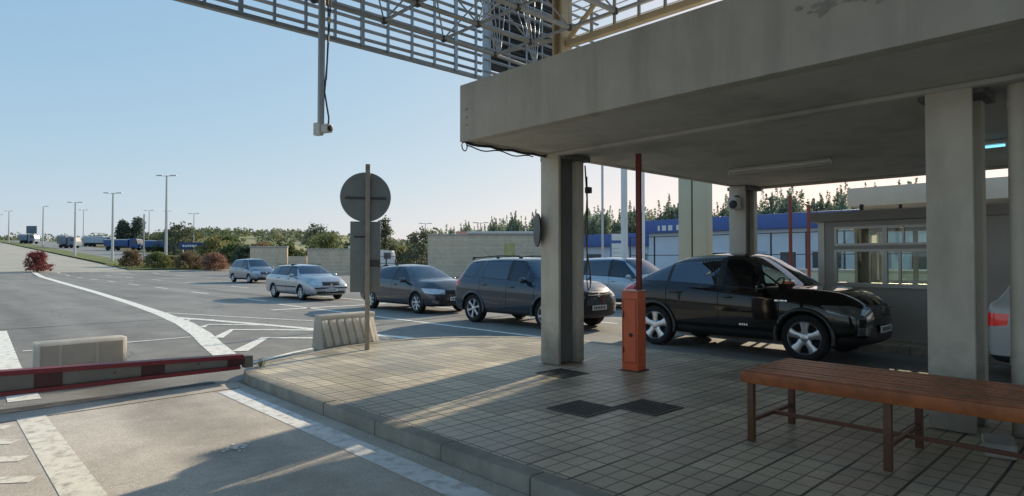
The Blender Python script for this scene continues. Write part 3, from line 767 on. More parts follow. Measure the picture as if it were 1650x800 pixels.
b = MB(); beam(b, -3, 3.06, -.045, .045, lambda x: zbot(x)+.046, lambda x: ztop(x)-.051); b.build('web', M_web, t)
for x in (2.85, 1.87, .86, -.15, -1.16, -2.2):
    b = MB(); beam(b, x, x+.25, -.054, -.046, lambda x: zbot(x)+.05, lambda x: ztop(x)-.055); b.build('marker_square', M_red_dark, t)
b = MB(); b.bx(6.06, 6.17, -.06, .06, .18, .335, bev=.01); b.build('end_block', mat('rubber_grey', (.13, .13, .12), .7), t)
b = MB(); b.bx(-.25, .15, -.3, .3, 0, .75, bev=.03); b.build('pivot_box', M_web, t)
b = MB()
for x in (.8, 3.52, 4.6, 5.5): b.lathe([(0, 0), (.012, 0), (.010, .008), (0, .01)], 8, Matrix.Translation((x, -.05, .30)) @ Matrix.Rotation(R(90), 4, 'X'))
b.build('bolts', M_darksteel, t)

# orange barrier cabinet with raised arm
def gate(label, loc, rz, top, arm_m, cab_m, group, detail=True, arm_h=3.04, r=.03):
    t = thing('barrier_gate', label, 'barrier gate', loc, rz, group)
    b = MB(); b.bx(-.118, .118, -.118, .118, .0, top, bev=.010); b.build('cabinet', cab_m, t)
    b = MB(); b.bx(-.128, .128, -.128, .128, top+.002, top+.022, bev=.006); b.build('lid', mat('lid_pale', (.62, .33, .24), .4), t)
    z0 = top-.22
    b = MB(); b.bx(.122, .185, -.08, .07, z0-.16, z0+.20, bev=.02); b.build('arm_clamp', M_black, t)
    b = MB(); b.bx(.130, .180, -.035, .035, z0+.21, arm_h, bev=.004); b.build('arm', arm_m, t)
    if detail:
        b = MB(); b.lathe([(0, 0), (.026, 0), (.026, .012), (.012, .016), (0, .012)], 18, Matrix.Translation((-.1205, -.02, .48)) @ Matrix.Rotation(R(-90), 4, 'Y')); b.build('lock', M_red_dark, t)
        b = MB(); b.bx(-.1225, -.120, -.090, .090, .12, top-.10); dr = b.build('door', cab_m, t)
        b = MB()
        for q in ((-.096, -.091, .115, top-.095), (.091, .096, .115, top-.095), (-.091, .091, .113, .118), (-.091, .091, top-.098, top-.093)): b.bx(-.1212, -.119, *q)
        b.build('seam', M_gap, dr)
        for z in (.28, .75):
            b = MB(); b.bx(-.130, -.123, .078, .096, z-.04, z+.04, bev=.002); b.build('hinge', M_red_dark, dr)
        b = MB(); b.bx(-.15, .15, -.15, .15, -.004, .014, bev=.004); b.build('base_plate', M_darksteel, t)
    return t
gate('orange barrier cabinet with dark red arm raised upright on the near pavement', (6.93, 4.95, .122), R(8), 1.05, M_arm_red, M_orange, None, arm_h=2.93)
gate('red barrier arm raised upright in the far lane, left of two', (15.1, 6.30, .122), 0, .95, M_arm_red, M_orange, 'raised barrier arms in the far lane', False)
gate('red barrier arm raised upright in the far lane, right of two, nearer the booth', (16.6, 6.45, 0), 0, 1.05, M_arm_red, M_orange, 'raised barrier arms in the far lane', False)

# bench
t = thing('bench', 'long varnished wooden slatted bench with brown square legs on the pavement', 'bench', (5.05, 2.45, .122))
BL = 3.3; x0, x1 = -.17, .72; ST = .565
n = 8
for k in range(n):
    w = (x1-x0)/n
    b = MB(); xx = x0+w*(k+.5)
    b.box((xx, -BL/2-.04, ST+random.uniform(-.002, .002)), (w-.032, BL, .030), bev=.006)
    b.build('slat', M_wood, t)
b = MB(); b.bx(x0-.020, x0-.001, -BL-.04, -.04, ST-.085, ST+.005, bev=.004); b.build('front_rail', M_wood, t)
b = MB(); b.bx(x1+.001, x1+.02, -BL-.04, -.04, ST-.085, ST+.005, bev=.004); b.build('rear_rail', M_wood, t)
b = MB(); b.bx(x0, x1, -.039, -.020, ST-.08, ST+.004, bev=.004); b.build('end_rail', M_wood, t)
for y in (-.09, -1.08, -2.07, -3.0):
    for x in (x0+.045, x1-.06):
        b = MB(); b.bx(x-.025, x+.025, y-.025, y+.025, 0, ST-.018, bev=.004); b.build('leg', M_leg, t)
    b = MB(); b.bx(x0+.072, x1-.087, y-.014, y+.014, .155, .185); b.build('cross_stretcher', M_leg, t)
    b = MB(); b.bx(x0+.072, x1-.087, y-.018, y+.018, ST-.06, ST-.018); b.build('seat_bearer', M_leg, t)
for a, c in ((-1.08, -.09), (-2.07, -1.08), (-3.0, -2.07)):
    b = MB(); b.bx(.26, .29, a+.016, c-.016, .155, .185); b.build('long_stretcher', M_leg, t)

# manhole covers
def manhole(label, x, y, s, fr=M_iron):
    t = thing('manhole_cover', label, 'manhole cover', (x, y, .122), R(random.uniform(-1.5, 1.5)), 'cast iron covers in the pavement')
    b = MB()
    for a in ((-s, s, -s, -s+.03), (-s, s, s-.03, s), (-s, -s+.03, -s+.031, s-.031), (s-.03, s, -s+.031, s-.031)): b.bx(a[0], a[1], a[2], a[3], -.02, .008)
    b.build('frame', M_iron, t)
    b = MB(); b.bx(-s+.034, s-.034, -s+.034, s-.034, -.02, .004)
    m = 9; q = (2*s-.10)/m
    for i in range(m):
        for j in range(m): b.box((-s+.05+q*(i+.5), -s+.05+q*(j+.5), .006), (q*.55, q*.55, .006), rz=R(45))
    b.build('plate', M_iron, t)
manhole('dark cast iron cover in the pavement, left of the middle pair', 4.76, 4.02, .255)
manhole('dark cast iron cover in the pavement, right of the middle pair', 5.28, 3.60, .25)
manhole('smooth dark cover in the pavement at the foot of the left column', 6.04, 5.44, .25)
# stone block and rag at the foot of the downpipe
t = thing('paving_block', 'broken pale kerb block lying under the right end of the bench', 'block', (6.03, .92, .122), R(12))
b = MB(); b.bx(-.22, .14, -.10, .10, 0, .11, bev=.025); b.build('stone', mat('pale_block', (.42, .41, .38), .85, var=.25, scale=9.), t)
t = thing('rubber_mat', 'dark rubber mat folded on the pavement by the downpipe', 'mat', (6.3, .62, .124), R(5))
b = MB(); b.bx(-.22, .22, -.16, .16, 0, .03, bev=.012); b.box((.05, 0, .045), (.30, .30, .03), rz=.2, bev=.012); b.build('fold', M_black, t)

# weeds at the pavement tip
b = MB()
for k in range(26):
    a = random.uniform(0, 2*pi); r = random.uniform(0, .05); h = random.uniform(.05, .13); l = random.uniform(.02, .07)
    p = Vector((r*cos(a), r*sin(a), 0)); q = p+Vector((l*cos(a), l*sin(a), h)); w = Vector((-sin(a), cos(a), 0))*.006
    b.quad([p-w, p+w, q+w*.4, q-w*.4])
tag(b.build('weed', M_leaf_pale, loc=(3.38, 8.62, .13)), 'small dry weed sprouting from the kerb joint at the pavement tip', 'weed')

# ------------------------------------------------------------------ ticket booth
t = thing('ticket_booth', 'grey metal ticket booth with sliding windows beyond the black car', 'booth', (12.95, 3.3, .122))
OX, OY, OZ = 12.95, 3.3, .122
def BB(name, m, fn, par=None):
    b = MB(); fn(b); bmesh.ops.translate(b.bm, verts=b.bm.verts, vec=(-OX, -OY, -OZ)); return b.build(name, m, par or t)
bx0, bx1, by0, by1, zf, zr_ = 12.95, 15.0, 1.75, 4.70, .122, 2.34
WZ = [(1.12, 1.80), (1.87, 2.24)]
wy0, wy1 = 2.75, 4.50
def walls(b):
    for x in (bx0, bx1-.06):
        b.bx(x, x+.06, by0, by1, zf, WZ[0][0]); b.bx(x, x+.06, by0, by1, WZ[1][1], zr_)
        b.bx(x, x+.06, by0, wy0, WZ[0][0], WZ[1][1]); b.bx(x, x+.06, wy1, by1, WZ[0][0], WZ[1][1])
        b.bx(x+.002, x+.058, wy0, wy1, WZ[0][1], WZ[1][0])
    b.bx(bx0+.06, bx1-.06, by0, by0+.06, zf, zr_)
    b.bx(bx0+.06, bx1-.06, by1-.06, by1, zf, 1.05); b.bx(bx0+.06, bx1-.06, by1-.06, by1, 2.25, zr_)
    b.bx(bx0+.06, bx0+.3, by1-.06, by1, 1.05, 2.25); b.bx(bx1-.3, bx1-.06, by1-.06, by1, 1.05, 2.25)
BB('wall', M_booth, walls)
BB('corner_post', M_alu, lambda b: (b.bx(bx0-.02, bx0+.09, by1-.02, by1+.10, zf, zr_)))
BB('roof_slab', M_booth_roof, lambda b: b.bx(bx0-.16, bx1+.16, by0-.2, by1+.20, zr_+.002, zr_+.19, bev=.012))
BB('roof_bracket', M_darksteel, lambda b: b.bx(13.0, 13.06, 4.0, 4.06, zr_+.19, zr_+.32))
BB('roof_bracket', M_darksteel, lambda b: b.bx(13.0, 13.05, 3.35, 3.40, zr_+.19, zr_+.28))
for x in (bx0-.015, bx1-.045):
    for k, (z0, z1) in enumerate(WZ):
        def frame(b):
            f = .045
            b.bx(x, x+.075, wy0, wy1, z0, z0+f); b.bx(x, x+.075, wy0, wy1, z1-f, z1)
            b.bx(x, x+.075, wy0, wy0+f, z0+f, z1-f); b.bx(x, x+.075, wy1-f, wy1, z0+f, z1-f)
            b.bx(x+.004, x+.07, 3.58, 3.66, z0+f, z1-f)
            if k == 0: b.bx(x+.006, x+.06, 3.36, 3.40, z0+f, z1-f)
            if k == 1: b.bx(x+.006, x+.06, 3.30, 3.335, z0+f, z1-f)
        fr = BB('window_frame', M_alu, frame)
        b = MB(); b.bx(x+.03-OX, x+.036-OX, wy0+.04-OY, wy1-.04-OY, z0+.04-OZ, z1-.04-OZ); b.build('pane', G_booth, fr)
BB('sill', M_alu, lambda b: b.bx(bx0-.10, bx0-.017, wy0-.05, wy1+.05, 1.085, 1.115))
BB('counter', M_booth, lambda b: b.bx(bx0+.07, bx0+.55, by0+.1, by1-.1, .95, .99))
0 and BB('desk_screen', M_black, lambda b: (b.box((13.5, 3.95, 1.30), (.04, .42, .30), rz=.5, bev=.01), b.box((13.5, 3.95, 1.07), (.05, .08, .16), rz=.5)))
0 and BB('office_chair', M_seat, lambda b: (b.box((14.1, 3.2, 1.15), (.09, .45, .55), bev=.04), b.box((13.9, 3.2, .78), (.45, .45, .09), bev=.04), b.bx(13.87, 13.93, 3.17, 3.23, .13, .74)))
for k in range(14):
    if k not in (0, 13): continue
    BB('blind_slat', M_blind, lambda b: b.box((14.88, 2.83+.118*k, 1.68), (.006, .10, 1.08), rz=.5))

# second booth, dark, on the far island
t = thing('ticket_booth', 'dark shuttered ticket booth on the far island under the second canopy', 'booth', (21.4, 2.2, .122))
b = MB(); b.bx(0, 2.2, -2, 2.0, 0, 2.5, bev=.02); b.build('wall', M_slat_dark, t)
b = MB(); b.bx(-.2, 2.4, -2.2, 2.2, 2.502, 2.68, bev=.02); b.build('roof_slab', M_booth_roof, t)
b = MB()
for k in range(12): b.box((-.02, 0, 1.2+.1*k), (.03, 3.4, .05), rot=Matrix.Rotation(R(25), 3, 'Y'))
b.build('shutter', M_gantry, t)
# ------------------------------------------------------------------ cars
# local axes: x forward, y left, z up, origin on the ground between the axles
def lerp(a, b, t): return a+(b-a)*t
def interp(tab, x):
    if x <= tab[0][0]: return tab[0][1]
    for (a, va), (b, vb) in zip(tab, tab[1:]):
        if x <= b: return lerp(va, vb, (x-a)/(b-a))
    return tab[-1][1]

def car_stations(S):
    w = S['w']; xn, xt = S['xn'], S['xt']; zb = S['zb']
    zbelt = S['belt']                      # [(x, z)] ascending x
    zc, xc, xh, zr, xr, zrr, xb, zrb = S['z_cowl'], S['x_cowl'], S['x_head'], S['z_roof'], S['x_rr'], S['z_rr'], S['x_rb'], S['z_rb']
    wr = S['wr']; zn = S['z_nose']; hs = S.get('hood_bow', .03)
    bl = lambda x: interp(zbelt, x)
    st = []
    def add(x, zb_, zs, zt, wl, wb, wt, cr, fwd=0.): st.append(dict(x=x, zb=zb_, zs=zs, zt=zt, wl=wl, wb=wb, wt=wt, cr=cr, fwd=fwd))
    # tail
    tl = S.get('tail_low', .50); tz = S['tail_z']
    add(xt, zb+.16, tz-.06, tz, w*.86, w*.78, w*.55, .02)
    add(xt+.05, zb+.05, tz+.04, max(tz+.09, tz), w*.94, w*.86, w*.66, .03)
    xs = xb
    add(xb-.02 if xb-.02 > xt+.09 else xt+.10, zb+.02, bl(xb)-.01, zrb, w*.975, w*.90, S.get('wrb', wr*1.04), .05)
    xm = lerp(xb, xr, .5)
    add(xm, zb+.01, bl(xm), lerp(zrb, zrr, .54), w*.985, w*.915, lerp(S.get('wrb', wr*1.04), wr*.97, .5), .055)
    add(xr, zb, bl(xr), zrr, w, w*.925, wr*.97, .06)
    n = 3
    for k in range(1, n+1):
        x = lerp(xr, xh, k/(n+1.)); t = k/(n+1.)
        z = interp(S['roof'], x) if 'roof' in S else lerp(zrr, zr, sin(t*pi/2))
        add(x, zb, bl(x), z, w, w*.925, wr, .06)
    add(xh, zb, bl(xh), zr-.015, w, w*.925, wr*.98, .06, .10)
    xm = lerp(xc, xh, .5)
    add(xm, zb, bl(xm), lerp(zc, zr, .53), w, w*.925, lerp(wr*.98, w*.80, .5), .05, .12)
    add(xc, zb, bl(xc)-.0, zc, w, w*.925, w*.80, .035, .15)
    # bonnet
    x1 = xc+.12
    zh = lambda x: lerp(zc, zn, ((x-xc)/(xn-xc))**1.6)
    add(x1, zb, bl(x1)-.005, zh(x1)+.0, w, w*.92, w*.78, S.get('hood_cr', .03), .10)
    x2 = lerp(xc, xn, .5); add(x2, zb, lerp(bl(xc), zn-.10, .38), zh(x2)+hs*.6, w*.995, w*.905, w*.74, S.get('hood_cr', .03), .05)
    x3 = xn-.34; add(x3, zb+.0, zn-.075, zh(x3)+hs*.5, w*.975, w*.875, w*.68, S.get('hood_cr', .03), .03)
    x4 = xn-.12; add(x4, zb+.02, zn-.13, zn-.005, w*.90, w*.79, w*.58, .03, .02)
    add(xn-.015, zb+.06, zn-.24, zn-.10, w*.79, w*.68, w*.48, .02)
    return st

def planes_poly(poly, axes):
    """half-spaces of a convex polygon in two axes (any winding)"""
    ia, ib = 'xyz'.index(axes[0]), 'xyz'.index(axes[1])
    cx = sum(p[0] for p in poly)/len(poly); cy = sum(p[1] for p in poly)/len(poly); out = []
    for (a, b), (c, d) in zip(poly, poly[1:]+poly[:1]):
        n = Vector((d-b, -(c-a)))
        if n.length < 1e-9: continue
        n.normalize()
        if n.dot(Vector((cx-a, cy-b))) > 0: n = -n
        co = [0, 0, 0]; no = [0, 0, 0]; co[ia] = a; co[ib] = b; no[ia] = n.x; no[ib] = n.y
        out.append((Vector(co), Vector(no)))
    return out
def region(bm, lay, tagv, planes, filt):
    for co, no in planes:
        fs = [f for f in bm.faces if filt(f)]
        if not fs: return
        es = {e for f in fs for e in f.edges}; vs = {v for f in fs for v in f.verts}
        bmesh.ops.bisect_plane(bm, geom=list(vs)+list(es)+fs, dist=1e-5, plane_co=co, plane_no=no)
    bm.normal_update()
    for f in bm.faces:
        if filt(f):
            c = f.calc_center_median()
            if all((c-co).dot(no) < 1e-5 for co, no in planes): f[lay] = tagv

def make_body(S):
    st = car_stations(S); bm = bmesh.new(); rows = []
    for s in st:
        zb, zs, zt, wl, wb, wt, cr, fw = (s[k] for k in ('zb', 'zs', 'zt', 'wl', 'wb', 'wt', 'cr', 'fwd'))
        zr = max(zt-cr, zs+.012)
        half = [(0, zb, 0), (.82*wl, zb, 0), (.965*wl, zb+.075, 0), (1.0*wl, zb+.48*(zs-zb), 0), (.985*wl, zs-.065, 0), (wb, zs, 0), (wt, zr, 0), (.55*wt, zt-.012, fw*.7), (0, zt, fw)]
        rows.append([[bm.verts.new((s['x']+(f if k >= 6 else 0), y, z)) for k, (y, z, f) in enumerate(half)],
                     [None]*9])
        r = rows[-1]
        for k, (y, z, f) in enumerate(half):
            r[1][k] = r[0][k] if k in (0, 8) else bm.verts.new((s['x']+(f if k >= 6 else 0), -y, z))
    cre = bm.edges.layers.float.new('crease_edge')
    for a, b in zip(rows, rows[1:]):
        for k in range(8):
            bm.faces.new((a[0][k], a[0][k+1], b[0][k+1], b[0][k])); bm.faces.new((a[1][k+1], a[1][k], b[1][k], b[1][k+1]))
    for end, sg, bul in ((rows[0], -1, S.get('tail_bulge', .05)), (rows[-1], 1, S.get('nose_bulge', .07))):
        x0 = end[0][0].co.x; mid = [end[0][0]] + [bm.verts.new((x0+sg*bul*(1 if 1 < k < 7 else .5), 0, end[0][k].co.z)) for k in range(1, 8)] + [end[0][8]]
        for k in range(8):
            fa = [mid[k], end[0][k], end[0][k+1], mid[k+1]]; fb = [mid[k+1], end[1][k+1], end[1][k], mid[k]]
            for f in (fa, fb):
                u = []
                for v in f:
                    if v not in u: u.append(v)
                if len(u) > 2: bm.faces.new(u if sg < 0 else u[::-1])
    def cr_row(k, val, i0=0, i1=None):
        for a, b in list(zip(rows, rows[1:]))[i0:i1]:
            for s in (0, 1):
                e = bm.edges.get((a[s][k], b[s][k]))
                if e: e[cre] = val
    cr_row(5, .55, 2); cr_row(2, .35); cr_row(6, .25)
    for i in (2, 4, 8, 10):
        for k in (6, 7):
            for s in (0, 1):
                e = bm.edges.get((rows[i][s][k], rows[i][s][k+1]))
                if e: e[cre] = .35
    bmesh.ops.recalc_face_normals(bm, faces=bm.faces)
    me = bpy.data.meshes.new('tmp_body'); bm.to_mesh(me); bm.free()
    ob = bpy.data.objects.new('tmp_body', me); COL.objects.link(ob)
    sd = ob.modifiers.new('s', 'SUBSURF'); sd.levels = 3 if S.get('fine') else 2; sd.render_levels = sd.levels
    cb = MB(); w = S['w']
    for ax in (S['af'], S['ar']):
        for s in (-1, 1):
            cb.lathe([(0, 0), (S['arch'], 0), (S['arch'], .36), (0, .36)], 48, Matrix.Translation((ax, s*(w-.27) + (0 if s > 0 else 0), S['wz'])) @ Matrix.Rotation(R(-90*s), 4, 'X'))
    cut = cb.build('tmp_cut', None, ang=0)
    bo = ob.modifiers.new('b', 'BOOLEAN'); bo.operation = 'DIFFERENCE'; bo.object = cut; bo.solver = 'EXACT'
    bpy.context.view_layer.update()
    dg = bpy.context.evaluated_depsgraph_get()
    m2 = bpy.data.meshes.new_from_object(ob.evaluated_get(dg))
    bm = bmesh.new(); bm.from_mesh(m2)
    bpy.data.objects.remove(ob); bpy.data.objects.remove(cut); bpy.data.meshes.remove(m2)
    return bm

T = dict(well=1, trim=2, glass_s=3, glass_f=4, glass_r=5, head=6, grille=7, tail=8, gap=9, door=10, lowgrille=11, pillar=12, window_seal=13, fog=14)
def make_car(S, name, label, loc, rz, group=None):
    root = thing(name, label, 'car', loc, rz, group)
    bm = make_body(S); lay = bm.faces.layers.int.new('tag'); w = S['w']
    bm.normal_update()
    r2 = (S['arch']+.004)**2
    for f in bm.faces:
        c = f.calc_center_median()
        for ax in (S['af'], S['ar']):
            if (c.x-ax)**2+(c.z-S['wz'])**2 < r2 and abs(c.y) > w-.30 and c.z < S['wz']+S['arch'] and c.z > .1:
                # interior of the wheel arch
                rad = math.hypot(c.x-ax, c.z-S['wz'])
                if abs(c.y) < w-.262 or abs(Vector((f.normal.x, 0, f.normal.z)).length) > .9 and rad > S['arch']-.02 and Vector((c.x-ax, 0, c.z-S['wz'])).dot(f.normal) < 0: f[lay] = T['well']
    bl = lambda x: interp(S['belt'], x)
    st = car_stations(S)
    zrt = sorted((s['x'], s['zt']-s['cr']) for s in st)
    zre = lambda x: interp(zrt, x)
    free = lambda f: f[lay] == 0
    zs_sill = S['zb']+S.get('clad', .10)
    # side windows
    A0 = (S['x_cowl']-.10, 0); aw = S.get('apillar', .11)
    def side_ok(s): return lambda f: f[lay] == 0 and s*f.normal.y > .3 and f.calc_center_median().z > bl(f.calc_center_median().x)-.03
    for s in (-1, 1):
        for wp in S['windows']:
            region(bm, lay, T['window_seal'] if S.get('seal', True) else T['glass_s'], planes_poly(wp, 'xz'), side_ok(s))
        for wp in S['windows']:
            cx = sum(p[0] for p in wp)/len(wp); cz = sum(p[1] for p in wp)/len(wp); k = .016
            sh = [(p[0]+(k if p[0] < cx else -k), p[1]+(k if p[1] < cz else -k)) for p in wp]
            region(bm, lay, T['glass_s'], planes_poly(sh, 'xz'), lambda f: f[lay] == T['window_seal'] and s*f.normal.y > .3)
        for pp in S.get('pillars', []):
            region(bm, lay, T['pillar'], planes_poly(pp, 'xz'), side_ok(s))
    # windscreen and rear window
    xh, xc, wr = S['x_head'], S['x_cowl'], S['wr']
    zf0, zf1 = S['z_cowl']+.035, S['z_roof']-S.get('ws_top', .055)
    wsb = w*.80-.02
    ws = [(-wsb, zf0), (wsb, zf0), (wr*.98-.045, zf1), (-wr*.98+.045, zf1)]
    region(bm, lay, T['glass_f'], planes_poly(ws, 'yz'), lambda f: f[lay] == 0 and f.normal.x > .12 and xh-.2 < f.calc_center_median().x < xc+.25 and f.calc_center_median().z > zf0-.1)
    rw = S['rear_window']
    region(bm, lay, T['glass_r'], planes_poly(rw, 'yz'), lambda f: f[lay] == 0 and f.normal.x < -.1 and f.calc_center_median().x < S['x_rr']+.25 and f.calc_center_median().z > rw[0][1]-.1)
    # lamps
    xn, xt = S['xn'], S['xt']
    for s in (-1, 1):
        cuty = [(Vector((0, s*S['head_y'], 0)), Vector((0, -s, 0)))]
        region(bm, lay, T['head'], planes_poly(S['head'], 'xz')+cuty, lambda f: f[lay] == 0 and f.calc_center_median().x > xn-.75 and s*f.calc_center_median().y > .15 and f.normal.z < .93)
        if 'fog' in S:
            region(bm, lay, T['fog'], planes_poly([(s*a, b) for a, b in S['fog']], 'yz'), lambda f: f[lay] == 0 and f.normal.x > .25 and f.calc_center_median().x > xn-.4)
        cuty = [(Vector((0, s*S.get('tail_y', .55)*w, 0)), Vector((0, -s, 0)))]
        region(bm, lay, T['tail'], planes_poly(S['tail'], 'xz')+cuty, lambda f: f[lay] == 0 and f.calc_center_median().x < xt+.6 and s*f.calc_center_median().y > .2 and f.normal.z < .9)
    region(bm, lay, T['grille'], planes_poly(S['grille'], 'yz'), lambda f: f[lay] == 0 and f.normal.x > .3 and f.calc_center_median().x > xn-.5)
    if 'lowgrille' in S: region(bm, lay, T['lowgrille'], planes_poly(S['lowgrille'], 'yz'), lambda f: f[lay] == 0 and f.normal.x > .25 and f.calc_center_median().x > xn-.5)
    # lower cladding
    region(bm, lay, T['trim'], [(Vector((0, 0, zs_sill)), Vector((0, 0, 1)))], lambda f: f[lay] == 0 and f.calc_center_median().z < zs_sill+.3)
    if 'bump_z' in S:
        for x0, x1 in ((xn-.62, xn+.2), (xt-.2, xt+.55)):
            region(bm, lay, T['trim'], planes_poly([(x0, 0), (x1, 0), (x1, S['bump_z']), (x0, S['bump_z'])], 'xz'), lambda f: f[lay] == 0 and f.calc_center_median().z < S['bump_z']+.2)
    # door gaps and door skins
    g = .007
    for s in (-1, 1):
        so = lambda f: f[lay] == 0 and s*f.normal.y > .25 and f.calc_center_median().z < bl(f.calc_center_median().x)+.02
        for xg in S['door_x']:
            region(bm, lay, T['gap'], planes_poly([(xg-g, zs_sill), (xg+g, zs_sill), (xg+g, bl(xg)+.01), (xg-g, bl(xg)+.01)], 'xz'), so)
        dx = sorted(S['door_x'])
        region(bm, lay, T['gap'], planes_poly([(dx[0], zs_sill+.012), (dx[-1], zs_sill+.012), (dx[-1], zs_sill+.024), (dx[0], zs_sill+.024)], 'xz'), so)
        for a, b in zip(dx, dx[1:]):
            region(bm, lay, T['door'], planes_poly([(a+g, zs_sill+.024), (b-g, zs_sill+.024), (b-g, max(bl(a), bl(b))+.015), (a+g, max(bl(a), bl(b))+.015)], 'xz'), so)
    bm.normal_update()
    # ---- split into parts, keeping the normals of the whole surface
    P = S['paint']; clad = S.get('clad_mat', M_black)
    def part(pname, faces, mats, parent, matidx=None, push=0.):
        if not faces: return None
        vm = {}; nb_ = bmesh.new(); nl = []
        for f in faces:
            vs = []
            for v in f.verts:
                if v not in vm: vm[v] = nb_.verts.new(v.co + v.normal*push); nl.append(v.normal.copy())
                vs.append(vm[v])
            try: nf = nb_.faces.new(vs)
            except ValueError: continue
            nf.smooth = True
            if matidx: nf.material_index = matidx(f)
        me = bpy.data.meshes.new(pname); nb_.to_mesh(me); nb_.free()
        for m in mats: me.materials.append(m)
        try: me.normals_split_custom_set_from_vertices([tuple(n) for n in nl])
        except Exception as ex: print('normals', ex)
        o = bpy.data.objects.new(pname, me); COL.objects.link(o); o.parent = parent
        return o
    by = {}
    for f in bm.faces:
        c = f.calc_center_median(); k = f[lay]
        key = (k, 1 if c.y > 0 else -1) if k in (T['head'], T['tail'], T['fog']) else k
        if k == T['door']:
            dx = sorted(S['door_x']); i = 0
            for q in range(len(dx)-1):
                if dx[q] <= c.x <= dx[q+1]: i = q
            key = (k, 1 if c.y > 0 else -1, i)
        if k == T['glass_s']:
            i = min(range(len(S['windows'])), key=lambda q: abs(sum(p[0] for p in S['windows'][q])/len(S['windows'][q])-c.x))
            for q, wp in enumerate(S['windows']):
                if all((c-co).dot(no) < 1e-4 for co, no in planes_poly(wp, 'xz')): i = q
            key = (k, 1 if c.y > 0 else -1, i)
        by.setdefault(key, []).append(f)
    body_f = sum((by.get(T[k], []) for k in ('gap', 'well')), []) + by.get(0, []) + by.get(T['pillar'], []) + by.get(T['window_seal'], [])
    mi = {0: 0, T['gap']: 1, T['well']: 2, T['pillar']: 3, T['window_seal']: 3}
    part('body', body_f, [P, M_gap, M_brake, M_black], root, lambda f: mi[f[lay]])
    part('lower_trim', by.get(T['trim'], []), [clad], root)
    part('windscreen', by.get(T['glass_f'], []), [S.get('gf', G_clear)], root)
    part('rear_window', by.get(T['glass_r'], []), [S.get('gr', G_dark)], root)
    part('grille', by.get(T['grille'], []), [S.get('grille_mat', M_black)], root)
    part('lower_grille', by.get(T['lowgrille'], []), [M_black], root)
    for s in (-1, 1):
        part('headlight', by.get((T['head'], s), []), [S.get('head_mat', M_head)], root, push=.002)
        part('tail_light', by.get((T['tail'], s), []), [S.get('tail_mat', M_tail)], root, push=.002)
        part('fog_light', by.get((T['fog'], s), []), [M_head_dark], root)
        for i in range(len(S['windows'])):
            gm = S['win_glass'][i] if 'win_glass' in S else G_mid
            if gm: part('side_window', by.get((T['glass_s'], s, i), []), [gm], root)
        for i in range(len(S['door_x'])-1):
            d = part('door', by.get((T['door'], s, i), []), [P], root)
            if d:
                dx = sorted(S['door_x']); hx = dx[i]+.17; hz = bl(hx)-S.get('handle_dz', .10)
                b = MB(); b.box((hx, s*(w*.985+.012), hz), (.19, .022, .028), bev=.009)
                b.box((hx, s*(w*.985-.004), hz), (.10, .02, .05), bev=.006); b.build('handle', S.get('handle_mat', P), d)
    # ---- wheels
    def wheel(x, s):
        W = S['tyre_w']; Rr = S['wr_']; rr = S['rim']
        wo = bpy.data.objects.new('wheel', None); 
        b = MB(); M = Matrix.Translation((0, 0, 0)) @ Matrix.Rotation(R(-90*s), 4, 'X')
        h = W/2
        b.lathe([(0, -h*.8), (rr*.95, -h*.8), (rr*.95, h*.25), (0, h*.25)], 28, M)
        wh = b.build('wheel', M_brake, root, ang=40); wh.location = (x, s*(w-h-.015), Rr)
        bpy.data.objects.remove(wo)
        b = MB(); b.lathe([(rr, -h*.86), (rr+.02, -h*.96), (Rr-.05, -h), (Rr-.014, -h*.82), (Rr, -h*.55), (Rr, h*.55), (Rr-.014, h*.82), (Rr-.05, h), (rr+.022, h*.96), (rr, h*.84)], 48, M, closed=True)
        b.build('tyre', M_rubber, wh, ang=30)
        b = MB(); b.lathe([(rr*.93, h*.05), (rr*.955, h*.70), (rr+.004, h*.90), (rr+.012, h*.86), (rr, -h*.6)], 48, M)
        n = S.get('spokes', 5); sw = S.get('spoke_w', .055); 
        for k in range(n):
            a = 2*pi*k/n + .3; ca, sa = cos(a), sin(a)
            def pt(r, t, z): return M @ Vector((r*ca-t*sa, r*sa+t*ca, z))
            r0, r1 = rr*.16, rr*.97
            prof = [(r0, sw*.80), (rr*.55, sw*.62), (r1, sw*1.0)]
            top = []; 
            for (r, t) in prof:
                zc = h*(.74 if r < rr*.3 else .82 if r < rr*.9 else .86)
                top.append([b.bm.verts.new(pt(r, -t, zc-.012)), b.bm.verts.new(pt(r, -t*.55, zc)), b.bm.verts.new(pt(r, t*.55, zc)), b.bm.verts.new(pt(r, t, zc-.012)), b.bm.verts.new(pt(r, t, zc-.05)), b.bm.verts.new(pt(r, -t, zc-.05))])
            for q0, q1 in zip(top, top[1:]):
                for q in range(6): b.bm.faces.new((q0[q], q0[(q+1) % 6], q1[(q+1) % 6], q1[q]))
            b.bm.faces.new(top[0][::-1]); b.bm.faces.new(top[-1])
        b.lathe([(rr*.26, h*.45), (rr*.25, h*.80), (rr*.17, h*.86), (0, h*.87)], 24, M)
        b.build('rim', S.get('rim_mat', M_alloy), wh, ang=32)
    for ax in (S['af'], S['ar']):
        for s in (-1, 1): wheel(ax, s)
    # wheel-arch lips
    for ax in (S['af'], S['ar']):
        for s in (-1, 1):
            b = MB(); pts = []; fw_ = S.get('flare', .02)
            for k in range(29):
                a = pi*(-.10+1.20*k/28)
                pts.append(Vector((ax+(S['arch']+fw_*.45)*cos(a), s*(w-.012+ .0*sin(a)), S['wz']+(S['arch']+fw_*.45)*sin(a))))
            pts = [p for p in pts if p.z > S['zb']+.03]
            if len(pts) > 3:
                b.tube(pts, fw_, 8); b.build('wheel_arch', S.get('flare_mat', P), root, ang=60)
